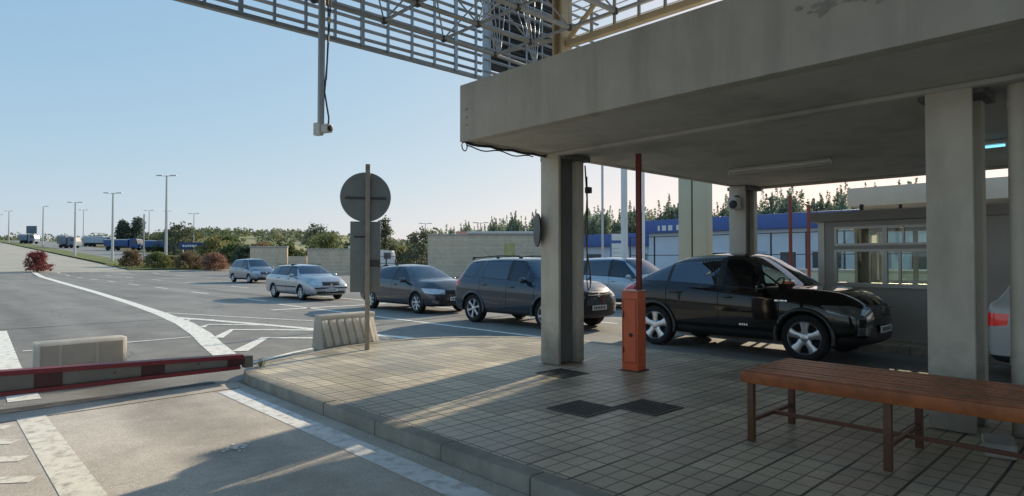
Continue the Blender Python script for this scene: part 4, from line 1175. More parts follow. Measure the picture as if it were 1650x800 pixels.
    # door mirrors
    for s in (-1, 1):
        mx_, mz_ = S['mirror']; 
        b = MB(); my = w*.925+.13
        bmesh.ops.create_icosphere(b.bm, subdivisions=3, radius=1, matrix=Matrix.Translation((mx_, s*my, mz_)) @ Matrix.Diagonal((.075, .115, .075, 1)))
        for v in b.bm.verts:
            if v.co.x < mx_-.03: v.co.x = mx_-.03
        b.bar((mx_+.0, s*(w*.90), mz_-.06), (mx_, s*my, mz_-.03), .06, .045)
        mo = b.build('mirror', S.get('mirror_mat', P), root, ang=50)
        b = MB(); b.box((mx_-.034, s*my, mz_), (.004, .17, .10), bev=.002); b.build('mirror_glass', M_chrome, mo)
    # plates
    pz = S['plate']
    b = MB(); b.box((xn+S.get('nose_bulge', .07)*.62+S.get('plate_dx', 0), 0, pz), (.018, .50, .11), bev=.004)
    fp = b.build('number_plate', M_plate, root)
    b = MB()
    for k in range(7): b.box((xn+S.get('nose_bulge', .07)*.62+S.get('plate_dx', 0)+.010, -.19+.06*k, pz), (.002, .035, .06))
    b.build('plate_characters', M_black, fp)
    b = MB(); b.box((xt-.045, 0, S.get('rplate', .75)), (.015, .50, .11), bev=.004); b.build('number_plate', M_plate, root)
    # badge on the bonnet edge
    b = MB(); b.lathe([(0, 0), (.05, 0), (.048, .012), (0, .016)], 20, Matrix.Translation((xn+S.get('badge_dx', .02), 0, S.get('badge_z', S['z_nose']-.17))) @ Matrix.Rotation(R(90), 4, 'Y')); b.build('badge', M_chrome, root)
    # cabin: seats, dash, wheel
    fx = S['seat_x']; zf = S['zb']+.12
    for s in (-1, 1):
        b = MB(); b.box((fx, s*.36, zf+.30), (.52, .50, .16), bev=.05)
        b.box((fx-.27, s*.36, zf+.62), (.14, .48, .62), rot=Matrix.Rotation(R(-14), 3, 'Y'), bev=.05)
        b.box((fx-.37, s*.36, zf+1.02), (.09, .26, .18), rot=Matrix.Rotation(R(-10), 3, 'Y'), bev=.035)
        b.build('front_seat', M_seat, root)
    b = MB(); rx = fx-.88; b.box((rx, 0, zf+.30), (.48, 1.2, .16), bev=.05); b.box((rx-.26, 0, zf+.60), (.14, 1.2, .56), rot=Matrix.Rotation(R(-16), 3, 'Y'), bev=.05)
    for y in (-.38, .38): b.box((rx-.36, y, zf+.95), (.08, .24, .15), bev=.03)
    b.build('rear_seat', M_seat, root)
    b = MB(); b.box((S['x_cowl']-.28, 0, S['z_cowl']-.10), (.55, w*1.55, .14), bev=.05); b.build('dashboard', M_black, root)
    b = MB(); b.lathe([(.175+.015*cos(a), .015*sin(a)) for a in [2*pi*k/8 for k in range(8)]], 28, Matrix.Translation((S['x_cowl']-.66, .36, S['z_cowl']-.04)) @ Matrix.Rotation(R(-62), 4, 'Y'), closed=True)
    b.box((S['x_cowl']-.66, .36, S['z_cowl']-.04), (.03, .32, .04)); b.build('steering_wheel', M_black, root)
    bm.free()
    return root
def paint(name, c, metal=.3, rough=.28, coat=1., spec=.5):
    m = mat(name, c, rough, metal, var=.03, scale=2., coat=coat, spec=spec, dirt=tuple(min(1, v*1.05+.006) for v in c), dscale=3., damt=.35)
    return m
def winset(S, quads): S['windows'] = quads
# near black coupe-like SUV
A = dict(fine=True, w=.94, xn=2.20, xt=-2.20, zb=.25, af=1.37, ar=-1.37, wr_=.372, wz=.372, rim=.252, tyre_w=.235, hood_cr=.012, arch=.43,
         belt=[(-2.2, 1.12), (-1.5, 1.145), (0, 1.08), (1.0, 1.03), (2.2, .95)], z_cowl=1.17, x_cowl=1.08, x_head=.30, z_roof=1.70, x_rr=-.95, z_rr=1.675, x_rb=-1.93, z_rb=1.265,
         wr=.62, wrb=.66, z_nose=.99, tail_z=1.02, hood_bow=.05, roof=[(-.95, 1.675), (-.5, 1.715), (0, 1.735), (.30, 1.70)],
         door_x=[-1.12, -.08, .98], mirror=(.72, 1.13), plate=.53, rplate=.80, seat_x=.05, clad=.17, clad_mat=M_black,
         head=[(1.62, .90), (1.72, .80), (2.25, .68), (2.25, .80), (2.0, .90)], head_y=.42, head_mat=M_head_dark,
         grille=[(-.36, .70), (.36, .70), (.46, .90), (-.46, .90)], lowgrille=[(-.55, .40), (.55, .40), (.50, .56), (-.50, .56)], fog=[(.60, .46), (.80, .46), (.80, .58), (.60, .58)],
         tail=[(-2.35, .88), (-1.90, .96), (-1.82, 1.12), (-2.35, 1.10)], tail_y=.6,
         rear_window=[(-.62, 1.28), (.62, 1.28), (.50, 1.62), (-.50, 1.62)], flare=.034, paint=paint('paint_black', (.004, .0043, .0048), .0, .05, .25, .5), flare_mat=mat('flare_dark', (.02, .021, .022), .42, coat=.3),
         spokes=5, spoke_w=.078, gf=G_screen, gr=G_dark, win_glass=[G_dark, G_dark, G_clear, G_clear], handle_dz=.11, plate_dx=.02,
         mirror_mat=None)
A.pop('mirror_mat')
A['windows'] = [[(-1.72, 1.20), (-1.14, 1.19), (-1.14, 1.545), (-1.30, 1.50)],
                [(-1.10, 1.19), (-.12, 1.145), (-.12, 1.63), (-1.10, 1.555)],
                [(-.04, 1.14), (.60, 1.115), (.60, 1.40), (.22, 1.625), (-.04, 1.632)],
                [(.64, 1.113), (.93, 1.10), (.93, 1.17), (.64, 1.365)]]
A['pillars'] = [[(-.12, 1.14), (-.04, 1.14), (-.04, 1.64), (-.12, 1.64)], [(-1.14, 1.185), (-1.10, 1.185), (-1.10, 1.56), (-1.14, 1.56)]]
# boxy grey-blue SUV
B_ = dict(fine=True, w=.905, xn=2.10, xt=-2.10, zb=.25, af=1.28, ar=-1.28, wr_=.36, wz=.36, rim=.235, tyre_w=.225, arch=.41,
          belt=[(-2.1, 1.10), (-1.0, 1.08), (0, 1.05), (1.0, 1.02), (2.1, .95)], z_cowl=1.15, x_cowl=1.0, x_head=.42, z_roof=1.655, x_rr=-1.72, z_rr=1.62, x_rb=-1.97, z_rb=1.12,
          wr=.63, wrb=.74, z_nose=.98, tail_z=1.0, hood_bow=.05, roof=[(-1.72, 1.62), (-1.0, 1.665), (-.3, 1.68), (.42, 1.655)],
          door_x=[-1.03, -.02, .93], mirror=(.66, 1.12), plate=.52, seat_x=.0, clad=.15, clad_mat=mat('trim_grey', (.035, .037, .04), .6),
          head=[(1.68, .92), (1.74, .78), (2.2, .74), (2.2, .88), (2.0, .93)], head_y=.48, head_mat=M_head,
          grille=[(-.44, .76), (.44, .76), (.48, .88), (-.48, .88)], lowgrille=[(-.6, .38), (.6, .38), (.55, .58), (-.55, .58)], fog=[(.62, .46), (.78, .46), (.78, .56), (.62, .56)],
          tail=[(-2.25, .86), (-1.84, .95), (-1.80, 1.25), (-2.25, 1.25)], tail_y=.74,
          rear_window=[(-.60, 1.14), (.60, 1.14), (.52, 1.54), (-.52, 1.54)], flare=.032, paint=paint('paint_slate', (.020, .036, .060), .25, .2, .9, .5), flare_mat=None,
          spokes=6, spoke_w=.042, gf=G_screen, gr=G_dark, win_glass=[G_dark, G_dark, G_mid, G_mid], handle_dz=.10)
B_['flare_mat'] = B_['paint']
B_['windows'] = [[(-1.80, 1.17), (-1.28, 1.155), (-1.12, 1.57), (-1.66, 1.545)],
                 [(-1.00, 1.145), (-.06, 1.105), (-.06, 1.585), (-.97, 1.575)],
                 [(.03, 1.10), (.58, 1.085), (.58, 1.40), (.38, 1.565), (.03, 1.583)],
                 [(.63, 1.085), (.84, 1.078), (.84, 1.17), (.63, 1.34)]]
B_['pillars'] = [[(-.06, 1.10), (.03, 1.10), (.03, 1.595), (-.06, 1.595)]]
# dark hatchback
C_ = dict(w=.895, xn=2.12, xt=-2.10, zb=.20, af=1.30, ar=-1.31, wr_=.315, wz=.315, rim=.205, tyre_w=.205, arch=.355,
          belt=[(-2.1, .99), (-1.0, .97), (0, .93), (1.0, .90), (2.1, .78)], z_cowl=1.02, x_cowl=1.18, x_head=.30, z_roof=1.44, x_rr=-1.35, z_rr=1.385, x_rb=-1.90, z_rb=1.03,
          wr=.59, wrb=.68, z_nose=.83, tail_z=.93, hood_bow=.06, roof=[(-1.35, 1.385), (-.7, 1.445), (-.1, 1.465), (.30, 1.44)],
          door_x=[-1.02, -.03, 1.0], mirror=(.74, .98), plate=.45, seat_x=.02, clad=.07,
          head=[(1.55, .76), (1.75, .62), (2.25, .58), (2.25, .68), (1.95, .75)], head_y=.40, head_mat=M_head,
          grille=[(-.38, .58), (.38, .58), (.42, .70), (-.42, .70)], lowgrille=[(-.6, .26), (.6, .26), (.56, .42), (-.56, .42)], fog=[(.62, .33), (.78, .33), (.78, .42), (.62, .42)],
          tail=[(-2.25, .74), (-1.8, .80), (-1.78, .93), (-2.25, .95)], tail_y=.6,
          rear_window=[(-.55, 1.04), (.55, 1.04), (.48, 1.32), (-.48, 1.32)], flare=.014, paint=paint('paint_graphite', (.055, .055, .062), .5, .26),
          spokes=7, spoke_w=.036, gf=G_screen, gr=G_dark, win_glass=[G_mid, G_mid, G_mid], handle_dz=.08)
C_['windows'] = [[(-1.62, 1.05), (-1.04, 1.03), (-1.02, 1.345), (-1.20, 1.335)], [(-.98, 1.025), (-.06, .98), (-.06, 1.375), (-.96, 1.35)],
                 [(.03, .975), (.90, .945), (.78, 1.06), (.24, 1.365), (.03, 1.375)]]
C_['pillars'] = [[(-.06, .975), (.03, .975), (.03, 1.385), (-.06, 1.385)]]
# silver estate
D_ = dict(w=.86, xn=2.24, xt=-2.24, zb=.19, af=1.30, ar=-1.28, wr_=.305, wz=.305, rim=.19, tyre_w=.195, arch=.345,
          belt=[(-2.2, .96), (-1.0, .95), (0, .92), (1.0, .90), (2.2, .80)], z_cowl=1.0, x_cowl=1.05, x_head=.36, z_roof=1.40, x_rr=-1.72, z_rr=1.375, x_rb=-2.08, z_rb=.98,
          wr=.57, wrb=.66, z_nose=.80, tail_z=.88, hood_bow=.05, roof=[(-1.72, 1.375), (-1.0, 1.415), (-.3, 1.43), (.36, 1.40)],
          door_x=[-.98, .0, .95], mirror=(.70, .97), plate=.42, seat_x=.05, clad=.06,
          head=[(1.95, .80), (1.98, .62), (2.35, .60), (2.35, .76), (2.2, .80)], head_y=.40, head_mat=M_head,
          grille=[(-.36, .60), (.36, .60), (.36, .74), (-.36, .74)], lowgrille=[(-.6, .28), (.6, .28), (.58, .38), (-.58, .38)],
          tail=[(-2.35, .66), (-2.05, .70), (-2.02, 1.0), (-2.35, 1.0)], tail_y=.72,
          rear_window=[(-.52, .99), (.52, .99), (.46, 1.31), (-.46, 1.31)], flare=.012, paint=paint('paint_silver', (.42, .44, .47), .55, .3),
          spokes=7, spoke_w=.034, gf=G_screen, gr=G_dark, win_glass=[G_dark, G_mid, G_mid], handle_dz=.08)
D_['windows'] = [[(-1.92, 1.005), (-1.06, .99), (-1.06, 1.33), (-1.70, 1.31)], [(-.98, .99), (-.05, .965), (-.05, 1.345), (-.98, 1.335)],
                 [(.04, .96), (.86, .94), (.76, 1.03), (.32, 1.33), (.04, 1.345)]]
D_['pillars'] = [[(-.05, .96), (.04, .96), (.04, 1.355), (-.05, 1.355)], [(-1.06, .985), (-.98, .985), (-.98, 1.34), (-1.06, 1.335)]]
# minivan
E_ = dict(w=.90, xn=2.18, xt=-2.22, zb=.20, af=1.36, ar=-1.40, wr_=.315, wz=.315, rim=.20, tyre_w=.205, arch=.36,
          belt=[(-2.2, 1.06), (-1.0, 1.04), (0, 1.0), (1.0, .97), (2.2, .84)], z_cowl=1.10, x_cowl=1.32, x_head=.55, z_roof=1.67, x_rr=-1.82, z_rr=1.635, x_rb=-2.08, z_rb=1.10,
          wr=.64, wrb=.74, z_nose=.86, tail_z=1.0, hood_bow=.04, roof=[(-1.82, 1.635), (-1.0, 1.68), (-.2, 1.70), (.55, 1.67)],
          door_x=[-1.0, .06, 1.12], mirror=(.92, 1.06), plate=.46, seat_x=.25, clad=.14, clad_mat=mat('trim_grey', (.035, .037, .04)),
          head=[(1.80, .84), (1.86, .68), (2.3, .64), (2.3, .78), (2.1, .84)], head_y=.42, head_mat=M_head,
          grille=[(-.38, .62), (.38, .62), (.40, .74), (-.40, .74)], lowgrille=[(-.6, .30), (.6, .30), (.56, .42), (-.56, .42)],
          tail=[(-2.35, .8), (-2.02, .84), (-2.0, 1.15), (-2.35, 1.15)], tail_y=.75,
          rear_window=[(-.58, 1.12), (.58, 1.12), (.52, 1.55), (-.52, 1.55)], flare=.014, paint=paint('paint_silver_blue', (.22, .25, .30), .5, .3),
          spokes=5, spoke_w=.05, gf=G_screen, gr=G_dark, win_glass=[G_dark, G_dark, G_mid], handle_dz=.09)
E_['windows'] = [[(-1.94, 1.11), (-1.06, 1.09), (-1.06, 1.57), (-1.76, 1.555)], [(-.98, 1.085), (-.0, 1.05), (-.0, 1.60), (-.98, 1.575)],
                 [(.09, 1.045), (1.12, 1.0), (1.02, 1.13), (.50, 1.565), (.09, 1.60)]]
E_['pillars'] = [[(-.0, 1.045), (.09, 1.045), (.09, 1.61), (-.0, 1.61)], [(-1.06, 1.08), (-.98, 1.08), (-.98, 1.59), (-1.06, 1.58)]]
F_ = dict(E_); F_['paint'] = paint('paint_ice_blue', (.40, .47, .54), .4, .3); F_['spokes'] = 7; F_['spoke_w'] = .036
G_ = dict(E_); G_['paint'] = paint('paint_white', (.62, .63, .64), 0., .3); G_['tail_mat'] = M_tail_on
G_['tail'] = [(-2.35, .70), (-1.98, .74), (-1.96, .89), (-2.35, .90)]; G_['tail_y'] = .5
G_['gr'] = G_dark

PX = 10.94
carA = make_car(A, 'parked_car', 'black coupe-styled SUV under the canopy beside the ticket booth', (PX-.02, 5.31, 0), R(-90), None)
carB = make_car(B_, 'parked_car', 'dark slate boxy SUV with roof rails behind the left column', (11.10, 11.0, 0), R(-90))
carC = make_car(C_, 'parked_car', 'dark graphite hatchback queuing between the road sign and the slate SUV', (11.5, 16.72, 0), R(-90))
carD = make_car(D_, 'parked_car', 'silver estate car queuing just left of the road sign', (11.55, 24.75, 0), R(-90))
carE = make_car(E_, 'parked_car', 'silver-blue minivan farthest back in the queue', (16.9, 44.6, 0), R(-88))
carF = make_car(F_, 'parked_car', 'pale blue minivan in the next lane seen between the left column and the black SUV', (17.1, 12.65, 0), R(-90))
carG = make_car(G_, 'parked_car', 'white minivan with bright red tail lamp glimpsed right of the near right column', (11.15, -.52, 0), R(-90))
# roof rails, aerial, badges on particular cars
b = MB()
for s in (-1, 1):
    b.tube([(-1.62, s*.60, 1.60), (-1.50, s*.60, 1.655), (-.6, s*.605, 1.698), (.12, s*.60, 1.69), (.26, s*.59, 1.645)], .015, 8)
    for x in (-1.55, -.62, .2): b.box((x, s*.60, 1.652), (.10, .04, .05), bev=.012)
b.build('roof_rail', M_black, carB)
b = MB(); b.tube([(-1.55, 0, 1.64), (-1.85, 0, 1.86)], .005, 6); b.build('aerial', M_black, carB)
b = MB()
for k in range(4): b.box((.34+.04*k, -.949, .52), (.028, .004, .032))
b.build('door_badge', M_chrome, carA)
b = MB(); b.box((1.02, -.935, .94), (.20, .012, .035), bev=.004); b.build('side_repeater', M_chrome, carA)
b = MB()
for z in (.74, .79, .84): b.box((2.235, 0, z), (.02, .72, .014), bev=.003)
b.build('grille_bar', mat('grille_bar_dark', (.05, .05, .055), .25, .8), carA)
b = MB(); b.box((2.175, 0, .815), (.02, .84, .025), bev=.003); b.build('grille_bar', M_chrome, carB)
b = MB()
for s in (-1, 1): b.bx(-1.6, .2, s*.575-.015, s*.575+.015, 1.405, 1.43, bev=.004)
b.build('roof_rail', M_black, carD)
for s in (-1, 1):
    b = MB(); b.bx(-.94, .90, s*.852-.012, s*.852+.012, .50, .555, bev=.005); b.build('side_moulding', M_black, carD)
b = MB(); b.box((2.245, 0, .50), (.05, 1.35, .05), bev=.015); b.build('bumper_strip', M_black, carD)
for c, x in ((carB, -.02),): pass
# ------------------------------------------------------------------ distance: walls, buildings, lamps, trucks
def wall_run(name, label, a, b_, h, th=.3, cap=True, group=None, bands=True, hl=0.):
    a = Vector((*a, 0)); b_ = Vector((*b_, 0)); d = b_-a; L = d.length; rz = math.atan2(d.y, d.x)
    t = thing(name, label, 'wall', a, rz, group)
    b = MB(); n = max(1, int(h/.36)); c = h/n
    for k in range(n):
        off = .012 if k % 2 else 0
        b.bx(0, L, -th/2+off, th/2-off, k*c+.022 if k else -.1, (k+1)*c-.022)
    b.build('courses', M_wall, t)
    b = MB(); b.bx(0.01, L-.01, -th/2+.02, th/2-.02, 0, h-.02); b.build('mortar', mat('mortar', (.74, .66, .52), .9, var=.1), t)
    if cap:
        b = MB(); b.bx(-.04, L+.04, -th/2-.06, th/2+.06, h+.002, h+.14, bev=.01); b.build('coping', M_conc, t)
    return t, L
wall_run('stone_wall', 'low pale stone wall behind the silver estate car, farthest left', (25.1, 67.0), (28.0, 64.4), 2.9, group=None)
wall_run('stone_wall', 'lowest short stretch of stone wall between two taller stretches', (28.06, 64.3), (29.5, 63.0), 2.0, cap=False)
wall_run('stone_wall', 'pale stone wall behind the road sign, right of the lowest stretch', (29.56, 62.9), (34.0, 58.8), 2.65)
t, L = wall_run('stone_wall', 'long tall brown stone wall behind the hatchback and slate SUV', (35.3, 49.2), (46.0, 39.2), 3.95)
b = MB()
for (x, z, l) in ((4.2, 3.1, 1.3), (4.5, 2.4, .9), (4.3, 2.75, 1.0), (8.6, 2.9, 2.2), (8.9, 2.35, 2.6), (1.4, 1.0, 1.0), (2.6, 1.35, 1.4), (3.4, .7, 1.2), (9.8, 1.8, 1.6)): b.bx(x, x+l, -.172, -.16, z, z+.055)
b.build('lit_joint', mat('lit_joint', (.62, .57, .46), .8), t)  # pale streaks stand for sunlight catching the wall joints
b = MB(); b.bx(7.4, 8.4, -.178, -.165, 1.9, 3.2); b.bx(7.6, 8.2, -.18, -.170, 1.4, 1.86); b.build('yellow_poster', mat('yellow_poster', (.50, .42, .17), .7, var=.3, scale=2.), t)
b = MB(); b.bx(3.8, L, -.3, .3, 4.1, 4.35, bev=.03); b.build('coping', M_alu, t)
t = thing('red_roofed_shed', 'small shed with a low red roof peeping over the long stone wall', 'shed', (50, 58, 0), R(-40))
b = MB(); b.bx(-3, 3, -2, 2, 0, 4.2); b.build('wall', M_wall, t)
b = MB(); b.prism([(-2.5, 4.2), (2.5, 4.2), (0, 5.1)], -3.4, 3.4, Matrix(((0, 0, 1, 0), (1, 0, 0, 0), (0, 1, 0, 0), (0, 0, 0, 1)))); b.build('roof', mat('roof_red', (.34, .12, .09), .8), t)

# fence and white truck seen right of the road sign
t = thing('metal_fence', 'dark metal fence between the two stone walls', 'fence', (34.2, 58.6, 0), math.atan2(-9, 1.4))
b = MB(); L = 9.0
for k in range(7): b.bx(k*1.5-.05, k*1.5+.05, -.05, .05, 0, 2.2)
b.build('post', M_darksteel, t)
b = MB(); b.bx(0, L, -.02, .02, .1, .9); b.bx(0, L, -.02, .02, 1.2, 1.26); b.bx(0, L, -.02, .02, 1.9, 1.96); b.build('rail', M_slat_dark, t)
def truck(name, label, loc, rz, Lb, Hb, m, cab=M_white, group=None, n_box=1):
    t = thing(name, label, 'truck', loc, rz, group)
    b = MB(); b.bx(-Lb/2, Lb/2, -1.25, 1.25, 1.05, 1.05+Hb, bev=.04); b.build('cargo_box', m, t)
    b = MB(); b.bx(-Lb/2+.004, Lb/2-.004, -1.252-.012, -1.252, 1.05+Hb*.86, 1.05+Hb*.97); b.build('stripe', M_white, t)
    b = MB()
    b.prism([(Lb/2+.35, .6), (Lb/2+2.3, .6), (Lb/2+2.35, 1.6), (Lb/2+2.0, 2.75), (Lb/2+.35, 2.9)], -1.2, 1.2, Matrix(((1, 0, 0, 0), (0, 0, 1, 0), (0, 1, 0, 0), (0, 0, 0, 1)))); b.build('cab', cab, t)
    b = MB()
    b.quad([(Lb/2+2.36, -1.05, 1.65), (Lb/2+2.36, 1.05, 1.65), (Lb/2+2.04, 1.05, 2.65), (Lb/2+2.04, -1.05, 2.65)])
    b.bx(Lb/2+1.0, Lb/2+1.9, -1.215, -1.205, 1.7, 2.5); b.build('window', M_bwin, t)
    b = MB(); b.bx(-Lb/2+.1, Lb/2+2.1, -.5, .5, .6, 1.0); b.build('chassis', M_darksteel, t)
    for x in (-Lb/2+.9, -Lb/2+2.0, Lb/2+1.3):
        for s in (-1, 1):
            b = MB(); b.lathe([(0, -.14), (.3, -.14), (.48, -.12), (.5, 0), (.48, .12), (.3, .14), (0, .14)], 20, Matrix.Translation((x, s*1.1, .5)) @ Matrix.Rotation(R(90), 4, 'X')); b.build('wheel', M_rubber, t)
    return t
truck('parked_truck', 'white box truck behind the dark fence right of the road sign', (40.6, 70.5, 0), R(-40), 3.4, 2.3, M_white)
for (lab, x, y, Lb, Hb, m) in (('blue covered truck in the far truck park, left of the blue pair', 33.5, 172, 5.6, 1.7, M_truckblue), ('blue covered truck in the far truck park, right of the blue pair', 40.5, 166, 5.6, 1.7, M_truckblue),
                               ('dark covered truck far up the hill road between lamp posts', 25.6, 192, 2.2, 2.2, mat('truck_dark', (.18, .21, .26), .6)), ('pale truck far off beside the dark covered truck', 36, 215, 6, 2.0, mat('truck_pale', (.42, .48, .55), .6)),  # far truck colours greyed to imitate distance haze
                               ('dark van-like truck farthest up the hill road at left', 22.5, 244, 2.6, 1.9, mat('truck_dark2', (.20, .24, .30), .6))):
    truck('parked_truck', lab, (x, y, gz(x, y)), R(-42), Lb, Hb, m, cab=m)
# billboard
def billboard(name, label, loc, rz, W, H, z, m, marks=0, legs=2):
    t = thing(name, label, 'sign', loc, rz)
    b = MB(); b.bx(-W/2, W/2, -.08, .08, z, z+H, bev=.03); o = b.build('panel', m, t)
    if marks:
        b = MB(); x = -W*.36
        for k in range(marks):
            ww = W*random.uniform(.05, .09); b.bx(x, x+ww, -.095, -.083, z+H*.38, z+H*random.uniform(.58, .68)); x += ww+W*.02
        b.build('lettering', M_white, o)
    b = MB()
    for k in range(legs): b.bx(-W*.35+k*W*.7-.09, -W*.35+k*W*.7+.09, -.07, .07, -.3, z-.002) if legs > 1 else b.bx(-.09, .09, -.07, .07, -.3, z-.002)
    b.build('leg', M_lamp, t)
    return t
x, y = 37.0, 128; billboard('billboard', 'long dark blue billboard with white lettering among the trees', (x, y, gz(x, y)), R(-38), 4.9, 1.35, 1.5, mat('billboard_blue', (.02, .05, .15), .5), 6)
x, y = 11.5, 252; billboard('gantry_sign', 'dark road sign panel above the far road, leftmost of two', (x, y, gz(x, y)), R(-42), 3.6, 2.6, 3.0, M_gantry, 0, 1)
x, y = 24.0, 244; billboard('gantry_sign', 'dark road sign panel above the far road, right of two', (x, y, gz(x, y)), R(-42), 3.2, 2.4, 3.2, M_gantry, 0, 1)
x, y = 35.2, 62.5; billboard('roadside_sign', 'small blue road sign on a thin pole just left of the road sign back', (x, y, 0), R(-32), 1.3, 1.2, 2.6, mat('sign_blue', (.10, .20, .42), .5), 0, 1)
x, y = 33.5, 29.0; billboard('parking_sign', 'small blue sign peeping out left of the left column', (x, y, 0), R(-42), .62, .55, 3.55, mat('sign_blue2', (.04, .10, .40), .5), 2, 1)
# lamp posts
def lamp(x, y, H, rz=0., arms=2, label='', group='grey lamp posts along the hill road', z=None, r=.11):
    t = thing('street_lamp', label, 'street lamp', (x, y, (gz(x, y) if z is None else z)), rz, group)
    b = MB(); b.tube([(0, 0, -.4), (0, 0, H*.4), (0, 0, H)], r, 8, radii=[r*1.25, r, r*.7]); b.build('pole', M_lamp, t)
    for s in ((-1, 1) if arms == 2 else (1,)):
        b = MB(); b.tube([(0, 0, H-.05), (s*.9, 0, H+.03)], .05, 6); b.box((s*.95, 0, H+.04), (.85, .36, .12), bev=.03); b.build('lamp_head', M_lamp, t)
    return t
lamps = [(24.0, 94.6, 12.4, 'tallest double-headed lamp post, standing between the flowering bushes'), (20.4, 109, 10.3, 'second nearest double-headed lamp post left of the flowering bushes'), (19.2, 133, 9.5, 'third nearest double-headed lamp post along the hill road'),
         (20.8, 189, 10.2, 'lamp post with one arm to the right beside the dark truck'), (18.6, 246, 10.0, 'lamp post between the two dark road sign panels')]
for i, (x, y, H, lb) in enumerate(lamps): lamp(x, y, H, R(-42), 1 if i == 3 else 2, lb, r=.17)
for i, (x, y, H) in enumerate(((17.4, 262, 9), (33, 215, 10.5), (48, 165, 9.5), (60, 235, 12), (44, 190, 10.5))):
    lamp(x, y, H, R(-42), 2, 'thin pale lamp post far off on the skyline', 'thin lamp posts on the far skyline', r=.12)
lamp(70, 82, 8.0, R(-42), 2, 'double-armed lamp post rising behind the long stone wall', None, z=0, r=.10)
lamp(74, 104, 9.0, R(-42), 2, 'faint lamp post on the skyline right of the road sign', None, z=0, r=.09)
t = thing('dark_post', 'slim dark post beside the tallest lamp post', 'post', (23.2, 103.0, gz(23.2, 103)))
b = MB(); b.tube([(0, 0, 0), (0, 0, 7.2)], .10, 8); b.build('pole', M_steel, t)
b = MB(); b.box((0, 0, 5.6), (.3, .3, 1.2), bev=.05); b.build('fitting', M_steel, t)
# pale poles and beige post pair behind the canopy
def pole(name, label, x, y, r, h, m):
    t = thing(name, label, 'post', (x, y, 0))
    b = MB(); b.tube([(0, 0, 0), (0, 0, h)], r, 14); b.build('pole', m, t)
    b = MB(); b.bx(-r*2, r*2, -r*2, r*2, 0, .04); b.build('base_plate', M_steel, t)
pole('lamp_pole', 'thick white round pole between left column and red barrier arm', 18.0, 13.25, .115, 7.5, M_white)
pole('lamp_pole', 'thin grey pole just right of the left column', 20.5, 16.2, .05, 7.5, M_lamp)
pole('lamp_pole', 'thin pale pole close behind the red barrier arm', 22.5, 15.55, .06, 6.5, M_white)
t = thing('twin_post', 'cream painted twin post behind the black SUV roof', 'post', (13.6, 7.93, .1))
b = MB(); b.bx(-.16, .16, -.01, .34, 0, 5.2, bev=.015); b.build('post', M_cream, t)
b = MB(); b.bx(-.16, .16, -.40, -.05, 0, 5.2, bev=.015); b.build('post', M_cream, t)
b = MB(); b.bx(-.12, .12, -.048, -.012, 0, 5.15); b.build('joint', M_gap, t)
# information board
t = thing('information_board', 'white panelled information board in a blue frame behind the parked cars', 'sign', (30.0, 22.6, 0), R(-46))
b = MB()
b.bx(-.42, -.34, -.04, .04, 0, 3.2); b.bx(.34, .42, -.04, .04, 0, 3.2); b.bx(-.34, .34, -.04, .04, 2.62, 2.72); b.build('frame', M_blue, t)
for z0, z1 in ((.9, 2.58), (2.76, 3.15)):
    b = MB(); b.bx(-.338, .338, -.03, .03, z0, z1); p = b.build('panel', M_white, t)
    if z0 < 2:
        b = MB()
        for k in range(6): b.bx(-.28, .28-.08*(k % 3), -.034, -.031, 1.0+.25*k, 1.05+.25*k)
        b.build('lettering', M_lamp, p)
# blue roofed sheds
def shed(label, x, y0, y1, H, hb):
    t = thing('customs_shed', label, 'building', (x, (y0+y1)/2, 0)); h = (y1-y0)/2
    b = MB(); b.bx(0, 10, -h, h, 0, H-hb); b.build('wall', M_bwall, t)
    b = MB(); b.bx(-.5, 10.4, -h-.4, h+.4, H-hb+.002, H, bev=.03); b.build('roof', M_blue, t)
    y = -h+1.2; k = 0
    while y < h-2:
        b = MB(); ww = 1.9 if k % 3 else 1.2
        zz = (.2, 2.2) if k % 4 == 3 else (1.0, 2.2)
        b.bx(-.05, .0, y, y+ww, zz[0], zz[1]); f = b.build('window', M_white if k % 2 else M_lamp, t)
        b = MB(); b.bx(-.06, -.052, y+.08, y+ww-.08, zz[0]+.08, zz[1]-.08); b.build('pane', M_bwin if k % 3 != 1 else mat('pale_pane', (.35, .42, .5), .2), f)
        y += ww+.9; k += 1
    return t, h
t, h = shed('low shed with blue roof edge at left, beyond the pale blue minivan', 45, 29.5, 38, 3.9, 1.1)
t, h = shed('long pale shed with deep blue roof edge behind the black SUV and booth', 42, 8, 28.5, 4.7, 1.0)
b = MB(); 
for k in range(7): b.bx(-.53, -.51, 5.6+.55*k, 5.6+.55*k+(.36 if k % 3 else .2), 3.85, 4.25)
b.build('roof_lettering', M_white, t)
t = thing('garden_wall', 'low cream wall with a grassy top in front of the pale shed', 'wall', (33, 6, 0))
b = MB(); b.bx(0, .4, 0, 14, 0, 1.0); b.build('wall', M_cream, t)
b = MB(); b.bx(-.05, .45, -.05, 14.05, 1.002, 1.12); b.build('coping', M_conc, t)
t = thing('metal_fence', 'thin dark wire fence in front of the pale shed', 'fence', (36, 6, 0))
b = MB()
for k in range(11): b.bx(-.04, .04, k*2-.04, k*2+.04, 0, 3.2)
b.build('post', M_darksteel, t)
b = MB()
for z in (3.15, 1.9): b.bx(-.02, .02, 0, 20, z-.02, z+.03)
b.build('rail', M_darksteel, t)

